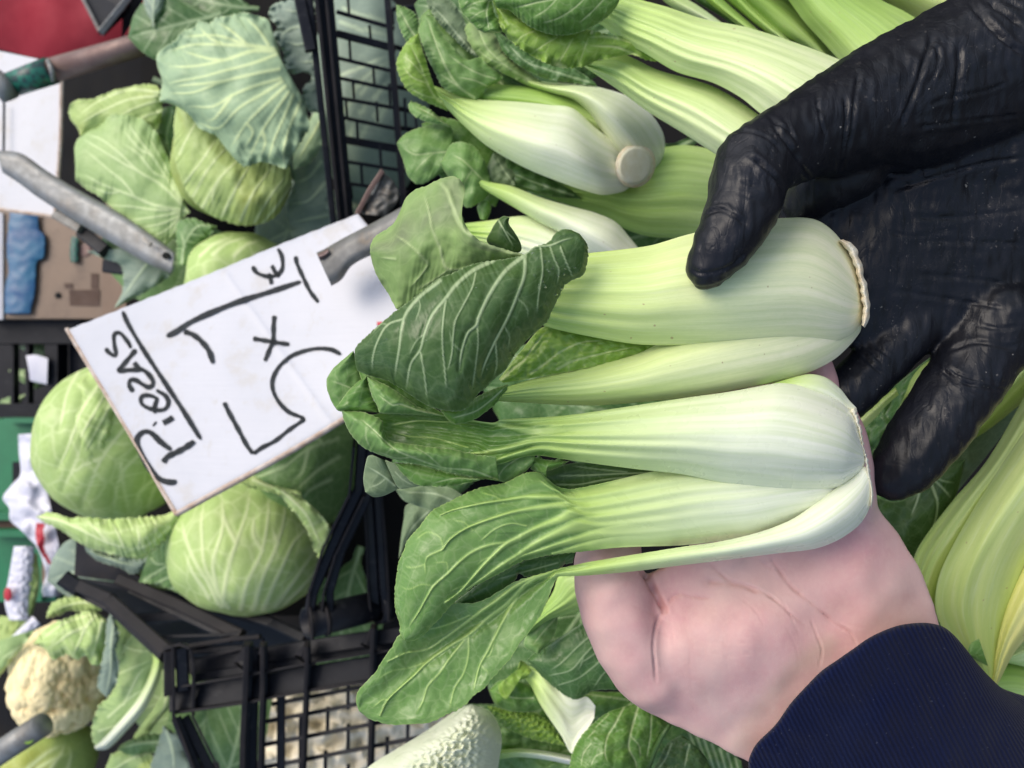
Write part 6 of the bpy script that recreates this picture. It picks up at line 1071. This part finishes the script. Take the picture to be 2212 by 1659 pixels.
# --- things far left
c3 = thing('black_crate', 'black crate lying at the left edge with dark greens behind its bars', 'crate', (80, 790, 1.7), None)
def bx(name, x0, y0, x1, y1, d, th, mat, par): return quadp(name, [(x0, y0, d), (x1, y0, d), (x1, y1, d), (x0, y1, d)], mat, par, th)
bx('side_panel', -40, 684, 175, 742, 1.66, .05, M['plastic'], c3); bx('side_panel', -40, 872, 130, 902, 1.66, .05, M['plastic'], c3); bx('side_panel', 96, 742, 124, 872, 1.665, .04, M['plastic'], c3); bx('side_panel', 150, 700, 220, 900, 1.70, .03, M['plastic'], c3)
for x in (22, 54): bx('slat', x, 742, x + 7, 872, 1.67, .02, M['plastic'], c3)
bx('floor_panel', -60, 690, 230, 900, 1.82, .02, M['plastic'], c3)
lg = thing('white_slip', 'small torn white paper slip stuck inside the black crate at the left edge', 'paper', (82, 798, 1.65))
sheet('paper', pts('56,768 78,766 104,774'), pts('64,810 66,822 102,831'), M['bag'], lg, 1.655, .003, nu=30, nv=20)
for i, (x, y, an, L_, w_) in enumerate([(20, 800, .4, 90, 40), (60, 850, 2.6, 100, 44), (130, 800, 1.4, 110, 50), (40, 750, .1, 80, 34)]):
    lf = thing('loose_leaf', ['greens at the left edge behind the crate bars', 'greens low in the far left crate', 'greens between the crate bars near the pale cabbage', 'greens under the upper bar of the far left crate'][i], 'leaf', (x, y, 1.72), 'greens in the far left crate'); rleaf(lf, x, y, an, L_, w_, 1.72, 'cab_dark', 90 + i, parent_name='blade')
gc = thing('green_crate', 'green plastic crate at the left edge under the white bag', 'crate', (50, 1050, 1.6), None)
bx('side_panel', -40, 905, 118, 1110, 1.66, .05, M['green_plastic'], gc); bx('rim', -40, 1108, 125, 1124, 1.62, .03, M['green_plastic'], gc); bx('rim', 6, 903, 120, 914, 1.63, .03, M['green_plastic'], gc)
bx('side_panel', -40, 1150, 120, 1300, 1.64, .05, M['green_plastic'], gc); bx('rim', -40, 1146, 100, 1160, 1.60, .03, M['green_plastic'], gc); bx('side_panel', 60, 1180, 90, 1300, 1.62, .03, M['green_plastic'], gc)
bx('handle_opening', 27, 998, 58, 1070, 1.655, .004, M['plastic'], gc)
bp = thing('brown_board', 'brown strip of board between the two halves of the green crate', 'board', (30, 1135, 1.62)); bx('board', -40, 1124, 60, 1147, 1.64, .02, M['brownprint'], bp)
bp2 = thing('brown_board', 'short orange-brown board end under the white bag', 'board', (95, 1220, 1.62)); bx('board', 90, 1195, 112, 1260, 1.60, .02, M['kraft'], bp2)
bgp = thing('plastic_bag', 'crumpled white plastic bag with a red print hanging left of the pale cabbage', 'bag', (90, 1100, 1.5))
u7 = lambda s: [(x * .2811, 850.3 + y * .2811) for x, y in pts(s)]
sheet('bag_skin', u7('140,315 145,450 155,620 90,700 20,800 70,880 75,970 150,1040 210,1100 280,1180 330,1300 350,1400 320,1500 330,1560'), u7('310,300 325,450 350,600 400,700 430,800 480,870 520,960 590,1080 595,1200 580,1300 560,1400 520,1450 480,1500 470,1560'), M['bag'], bgp, [1.53, 1.50, 1.48, 1.46], [.01, .02, .02, .02], nu=150, nv=60, thick=.002,
      noise=[(.012, 70, 3), (.004, 34, 8)])
sheet('red_print', u7('280,992 270,1050 275,1110 300,1200 360,1290 370,1310'), u7('345,1000 335,1060 345,1120 340,1190 385,1280 400,1310'), M['redprint'], bgp, [1.445, 1.44, 1.44], .0, nu=40, nv=14, noise=(.006, 46, 3), jag=(1.5, 8, 3))
sheet('bag_handle', u7('340,140 400,125 430,150'), u7('360,230 390,270 430,250'), M['bag'], bgp, 1.5, .004, nu=30, nv=20, noise=(.004, 12, 3))
gs = thing('vegetable_bag', 'clear bag of mixed greens with red spot at the left edge above the cauliflower', 'bag', (40, 1290, 1.4))
for i, (A_, B_, mt) in enumerate([('30,1180 20,1240 10,1300 20,1340', '75,1180 70,1240 62,1300 60,1340', 'bag'), ('50,1200 48,1260 44,1330', '80,1195 86,1260 70,1330', 'cab_yellow'), ('0,1330 -20,1380 -30,1440', '80,1340 90,1380 40,1440', 'cab_yellow'), ('0,1400 30,1370 70,1330', '-20,1420 20,1400 90,1350', 'bag')]):
    sheet(['bag_skin', 'leaf', 'leaf', 'bag_skin'][i], pts(A_), pts(B_), M[mt], gs, 1.42 + .01 * (i % 3), .01, nu=40, nv=30, noise=[(.006, 22, i)])
disc('red_spot', 17, 1284, 9, 15, 0, 1.40, (0, 0), M['redprint'], gs)
kb = thing('cardboard_box', 'brown cardboard box at the left with blue tape and faint brown print', 'box', (150, 570, 1.6))
u6 = lambda s: [(x * .19843, 384 + y * .19843) for x, y in pts(s)]
bx('side_panel', -60, 440, 285, 688, 1.62, .05, M['kraft'], kb)
quadp('flap', [(220, 560, 1.6), (300, 560, 1.58), (290, 688, 1.6), (222, 688, 1.62)], M['kraft'], kb, .006)
sheet('blue_tape', u6('110,370 90,560 70,800 95,1000 55,1200 50,1480'), u6('420,400 425,560 490,640 480,860 400,920 385,1200 330,1480'), M['blue'], kb, 1.612, .004, nu=60, nv=24, noise=(.0014, 40, 3), thick=.002, jag=(1.2, 12, 4))
sheet('tape_scrap', u6('780,640 760,800 770,920'), u6('860,650 850,800 850,920'), M['net'], kb, 1.612, .002, nu=20, nv=8, thick=.002)
for s in ('700,1150 790,1150 790,1210 700,1200', '750,1220 1090,1220 1080,1400 760,1390', '990,1040 1070,1040 1070,1210 990,1210'):
    c_ = u6(s); quadp('print', [(x, y, 1.6185) for x, y in c_], M['brownprint'], kb, .0008)
disc('print', *u6('630,1280')[0], 7, 7, 0, 1.618, (0, 0), M['slit'], kb); disc('print', *u6('920,790')[0], 15, 14, 0, 1.618, (0, 0), M['rust'], kb, dome=0)
bx('paper_strip', -60, 460, 6, 690, 1.615, .01, M['card'], kb)
# red cloth, dark folded thing
rc = thing('red_cloth', 'deep red cloth in the top left corner', 'cloth', (120, 60, 1.5))
sheet('cloth', pts('-60,-80 100,-90 300,-80'), pts('-60,96 20,112 80,126 150,124 220,104 300,80'), M['red'], rc, [1.55, 1.52, 1.5], .02, nu=120, nv=70, noise=[(.004, 170, 3)])
dt = thing('folded_dark_box', 'dark box corner with grey metal edges poking into the red cloth', 'box', (215, 30, 1.4))
quadp('side_panel', [(158, -40, 1.42), (300, -60, 1.42), (270, 20, 1.40), (218, 70, 1.38)], M['plastic'], dt, .01)
bar('edge_strip', (160, -40, 1.41), (217, 71, 1.365), .006, .008, M['metal_worn'], dt); bar('edge_strip', (217, 71, 1.365), (278, -5, 1.39), .011, .008, M['metal'], dt)
quadp('side_panel', [(268, -40, 1.45), (330, -60, 1.45), (325, 60, 1.42), (262, 96, 1.42)], M['plastic'], dt, .01)
st2 = thing('purple_cord', 'thin purple cord beside the red cloth at the top', 'cord', (290, 40, 1.4)); tube('cord', [(318, -10, 1.40), (300, 30, 1.40), (266, 88, 1.39)], .0022, M['redprint'], st2)
# second sign at the left
s2 = thing('price_sign', 'blank-looking white cardboard sign cut by the left edge, clamped by a steel bar', 'sign', (60, 300, 1.2), None)
quadp('board', [(-90, 92, 1.26), (134, 138, 1.22), (120, 468, 1.18), (-90, 440, 1.22)], M['card'], s2, .006)
poly('board_edge', [(134, 136, 1.217), (131, 300, 1.197), (119, 468, 1.177)], .006, .007, M['kraft_edge'], s2, .3); poly('board_edge', [(-90, 441, 1.217), (118, 468, 1.176)], .005, .007, M['kraft_edge'], s2, .3)
bar('marker_stroke', (9, 222, 1.215), (8, 336, 1.20), .0035, .001, M['ink'], s2)
rt = thing('rusty_tube', 'rusty brown tube with green net tape at its left end, above the white sign', 'tube', (200, 130, 1.1))
tube('tube', [(112, 152, 1.10), (250, 112, 1.09), (385, 72, 1.08)], [.0165, .0155, .0150], M['rust'], rt, 20)
tube('net_tape', [(22, 184, 1.105), (112, 152, 1.098)], [.0165, .0185], M['net'], rt, 20)
tube('bare_end', [(-10, 160, 1.09), (8, 190, 1.09), (24, 214, 1.10)], [.010, .014, .012], M['metal'], rt, 14)
tube('clip', [(104, 130, 1.085), (112, 150, 1.078), (116, 176, 1.088)], [.003, .004, .003], M['metal'], rt, 8)
disc('hole', 364, 82, 9, 7, 0, 1.063, (0, 0), M['slit'], rt)
def channel(name, A_, B_, d, bul, mat, par, **kw): return sheet(name, A_, B_, mat, par, d, bul, nu=90, nv=24, back=.004, pw=4, **kw)
sb = thing('steel_bar', 'dull flattened steel bar with a hole near its end, slanting across the left side', 'bar', (190, 460, 1.0))
channel('bar', u6('-40,-300 200,-260 340,-230') [:1] + pts('45,331 100,368 160,405 250,455 310,495 378,545'), pts('5,372 40,395 80,425 150,470 250,530 320,570 372,592'), [1.04, 1.02, 1.0, .97], .010, M['metal'], sb)
disc('hole', *u6('1808,848')[0], 9, 8, 0, .957, (.0002, 0), M['slit'], sb, dome=0)
bar('slot', (*u6('1560,670')[0], .962), (*u6('1640,730')[0], .958), .006, .003, M['metal_worn'], sb)
bar('holder_strip', (*u6('600,400')[0], 1.06), (*u6('880,560')[0], 1.04), .012, .008, M['metal_worn'], sb); bar('holder_strip', (*u6('900,590')[0], 1.05), (*u6('1150,800')[0], 1.03), .018, .012, M['plastic'], sb); bar('holder_strip', (*u6('1180,960')[0], 1.07), (*u6('1500,1000')[0], 1.05), .02, .02, M['plastic'], sb)
sb2 = thing('steel_tube', 'grey steel tube end with a drilled hole at the bottom left corner', 'tube', (50, 1600, .95))
tube('tube', [(-70, 1672, .96), (20, 1612, .95), (92, 1566, .94)], [.0150, .0148, .0146], M['metal'], sb2, 24)
disc('hole', 62, 1598, 12, 10, -.5, .93, (0, 0), M['leaf_yellow'], sb2, dome=0)
# ================================================================ THE PRICE SIGN
sg = thing('price_sign', 'white cardboard price sign hand-lettered in black marker: 2x1 euro, piezas', 'sign', (480, 780, .72), None)
c4 = [(147, 712, .80), (773, 462, .70), (1010, 850, .62), (383, 1110, .70)]
pp = [P(*q_) for q_ in c4[:2]] + [None, P(*c4[3])]
sn = np.cross(pp[1] - pp[0], pp[3] - pp[0]); sn /= np.linalg.norm(sn)
if np.dot(sn, CAM - pp[0]) < 0: sn = -sn
def onsign(x, y, h=0.0):
    r_ = P(x, y, 1.0) - CAM; k_ = np.dot(pp[0] + sn * h - CAM, sn) / np.dot(r_, sn); return CAM + r_ * k_
edgeT = [(147, 712), (300, 652), (460, 588), (600, 530), (773, 462)]
edgeB = [(383, 1110), (520, 1035), (640, 968), (760, 895), (1010, 745)]
n_u, n_v = 120, 60; Tt = resample(edgeT, n_u); Bb = resample(edgeB, n_u)
Tt[:, 1] += .8 * np.sin(np.arange(n_u) * .9) * np.sin(np.arange(n_u) * .23)
F = np.zeros((n_u, n_v, 3))
for i in range(n_u):
    for j in range(n_v):
        v_ = j / (n_v - 1); xx = Tt[i, 0] * (1 - v_) + Bb[i, 0] * v_; yy = Tt[i, 1] * (1 - v_) + Bb[i, 1] * v_
        if i == 0: xx += 1.6 * math.sin(v_ * 21) * math.sin(v_ * 3.1)
        rr = min(i, n_u - 1 - i, j, n_v - 1 - j); u_ = i / (n_u - 1)
        fold = -.0009 * (math.exp(-((u_ - .53) / .008) ** 2) + math.exp(-((u_ - .95) / .01) ** 2))
        F[i, j] = onsign(xx, yy, fold + .0005 * math.sin(9 * u_ + 4 * v_) - (.0012 if rr == 0 else 0))
Bk = F - sn * .005
idx = np.arange(n_u * n_v).reshape(n_u, n_v); q = np.stack([idx[:-1, :-1], idx[1:, :-1], idx[1:, 1:], idx[:-1, 1:]], -1).reshape(-1, 4)
mk('board', F, q, M['card'], sg); 
ring = np.r_[idx[:, 0], idx[-1, 1:], idx[-2::-1, -1], idx[0, -2:0:-1]]; nx = np.roll(ring, -1); N_ = n_u * n_v
mk('board_edge', np.vstack([F.reshape(-1, 3), Bk.reshape(-1, 3)]), np.vstack([np.stack([ring, nx, nx + N_, ring + N_], 1), (q + N_)[:, ::-1]]), M['kraft_edge'], sg, smooth=False)
for e_ in ([(147, 712), (190, 784), (232, 853), (275, 924), (318, 997), (350, 1055), (383, 1110)], [(383, 1110), (450, 1073), (520, 1035), (580, 1002), (640, 968), (700, 932), (760, 895)]):
    for p0, p1 in zip(e_[:-1], e_[1:]):
        w0 = onsign(*p0, -.0022); w1 = onsign(*p1, -.0022); sd_ = np.cross(w1 - w0, sn); sd_ /= np.linalg.norm(sd_)
        v, q = bevbox((w0 + w1) / 2, (w1 - w0) * 1.03, sd_ * .0042, sn * .0060, .3); mk('worn_edge', v, q, M['kraft_edge'], sg, smooth=False)
def stroke(name, s, w_, seed=0, cr_=(0, 1)):
    c_ = resample(t(*cr_, s), 70); tg = np.gradient(c_, axis=0); tg /= np.linalg.norm(tg, axis=1)[:, None] + 1e-9; nn = np.stack([-tg[:, 1], tg[:, 0]], 1)
    k_ = np.arange(70); ww = w_ / 3 * .74 * (1 + .12 * np.sin(k_ * .35 + seed) + .05 * np.sin(k_ * 1.7)); en = np.minimum(k_, 69 - k_) / 2.5; ww = ww * np.sqrt(np.clip(1 - (1 - np.clip(en, 0, 1)) ** 2, .02, 1))
    L_ = c_ + nn * ww[:, None]; R_ = c_ - nn * ww[:, None]; v = []
    for i in range(70):
        v += [onsign(*L_[i], .0007), onsign(*R_[i], .0007), onsign(*L_[i], -.0012), onsign(*R_[i], -.0012)]
    q = []
    for i in range(69):
        a_ = 4 * i; q += [(a_, a_ + 1, a_ + 5, a_ + 4), (a_ + 1, a_ + 3, a_ + 7, a_ + 5), (a_ + 2, a_, a_ + 4, a_ + 6)]
    return np.array(v), np.array(q)
def glyph(name, strokes, w_=17):
    v, q = join([stroke(name, s, w_, i) for i, s in enumerate(strokes)]); mk(name, v, q, M['ink'], sg, smooth=False)
glyph('letter', ['1140,1452 1120,1466 1060,1458 1010,1425 950,1350 905,1260 888,1215 892,1175 925,1142 965,1140 1000,1165 1040,1205 1110,1258', '1055,1338 1085,1300 1150,1268 1200,1240 1258,1200'], 24)
glyph('letter', ['1055,1082 1090,1065 1120,1045']  , 24); glyph('dot', ['996,1084 1006,1092'], 22)
glyph('letter', ['1005,1022 1000,985 1010,945 1015,925 975,905 930,905 912,925 920,960 960,985 1010,998 1060,995 1085,970 1088,935 1065,900 1030,880 1010,865'], 19)
glyph('letter', ['866,882 838,840 845,805 880,805 920,830 960,850 985,840 990,810 960,765 925,735'], 21)
glyph('letter', ['883,605 850,645 800,705 770,742 830,740 935,735', '868,690 905,735'], 22)
glyph('letter', ['684,595 700,620 742,648 752,630 742,580 738,520 755,498 785,505 830,560 850,600'], 19)
glyph('underline', ['793,355 830,440 930,610 1060,810 1190,1010 1300,1190'], 20)
glyph('digit', ['1076,522 1140,490 1230,430 1380,360 1560,290 1740,235 1955,165', '1190,488 1250,510 1310,560 1355,620 1375,680 1388,686'], 23)
glyph('digit', ['1915,0 1925,50 1970,150 2010,230 2065,302'], 19)
glyph('euro_sign', ['1635,65 1660,105 1720,130 1780,128 1820,100 1832,60 1825,0 1800,-50', '1760,182 1750,140 1740,112', '1810,135 1780,100 1765,70 1758,62'], 18)
glyph('letter', ['1638,534 1700,545 1800,562 1878,574', '1778,385 1772,460 1770,540 1745,610 1715,682'], 20)
glyph('digit', ['2212,640 2150,608 2060,600 1960,620 1870,660 1800,730 1765,810 1772,880 1810,950 1870,1010 1940,1040 1980,1056', '1978,1054 1950,1075 1870,1130 1780,1200 1700,1240 1640,1282', '1640,1282 1600,1230 1540,1120 1480,1010 1450,948'], 19)
# tongue of the sign continuing behind the leaves, red mark
v, q = boxv(onsign(822, 700, -.001), (onsign(822, 706) - onsign(822, 692)) * .5, (onsign(828, 700) - onsign(817, 700)), sn * .004); mk('red_mark', v, q, M['redprint'], sg, smooth=False)
cp = thing('steel_clamp', 'worn grey steel bar end clamping the top corner of the price sign', 'clamp', (770, 530, .64))
channel('bar', pts('683,546 700,538 740,515 800,484 862,450 930,410'), pts('716,618 738,604 760,574 800,552 860,530 940,500'), [.655, .64, .63], .010, M['metal_worn'], cp)
sheet('worn_tip', pts('686,548 697,543 708,537'), pts('690,562 702,558 712,550'), M['rust'], cp, .648, .008, nu=20, nv=12)
cp2 = thing('clip_bracket', 'dark rusty bracket behind the sign clamp against the crate mesh', 'bracket', (820, 400, .78))
sheet('plate', pts('775,462 790,430 812,392 826,370'), pts('832,468 856,440 862,420 850,392 826,370'), M['metal_worn'], cp2, .79, .006, nu=40, nv=30, back=.004, noise=(.004, 34, 3))
poly('edge', [(772, 462, .785), (798, 412, .782), (826, 370, .78)], .005, .008, M['rust'], cp2)
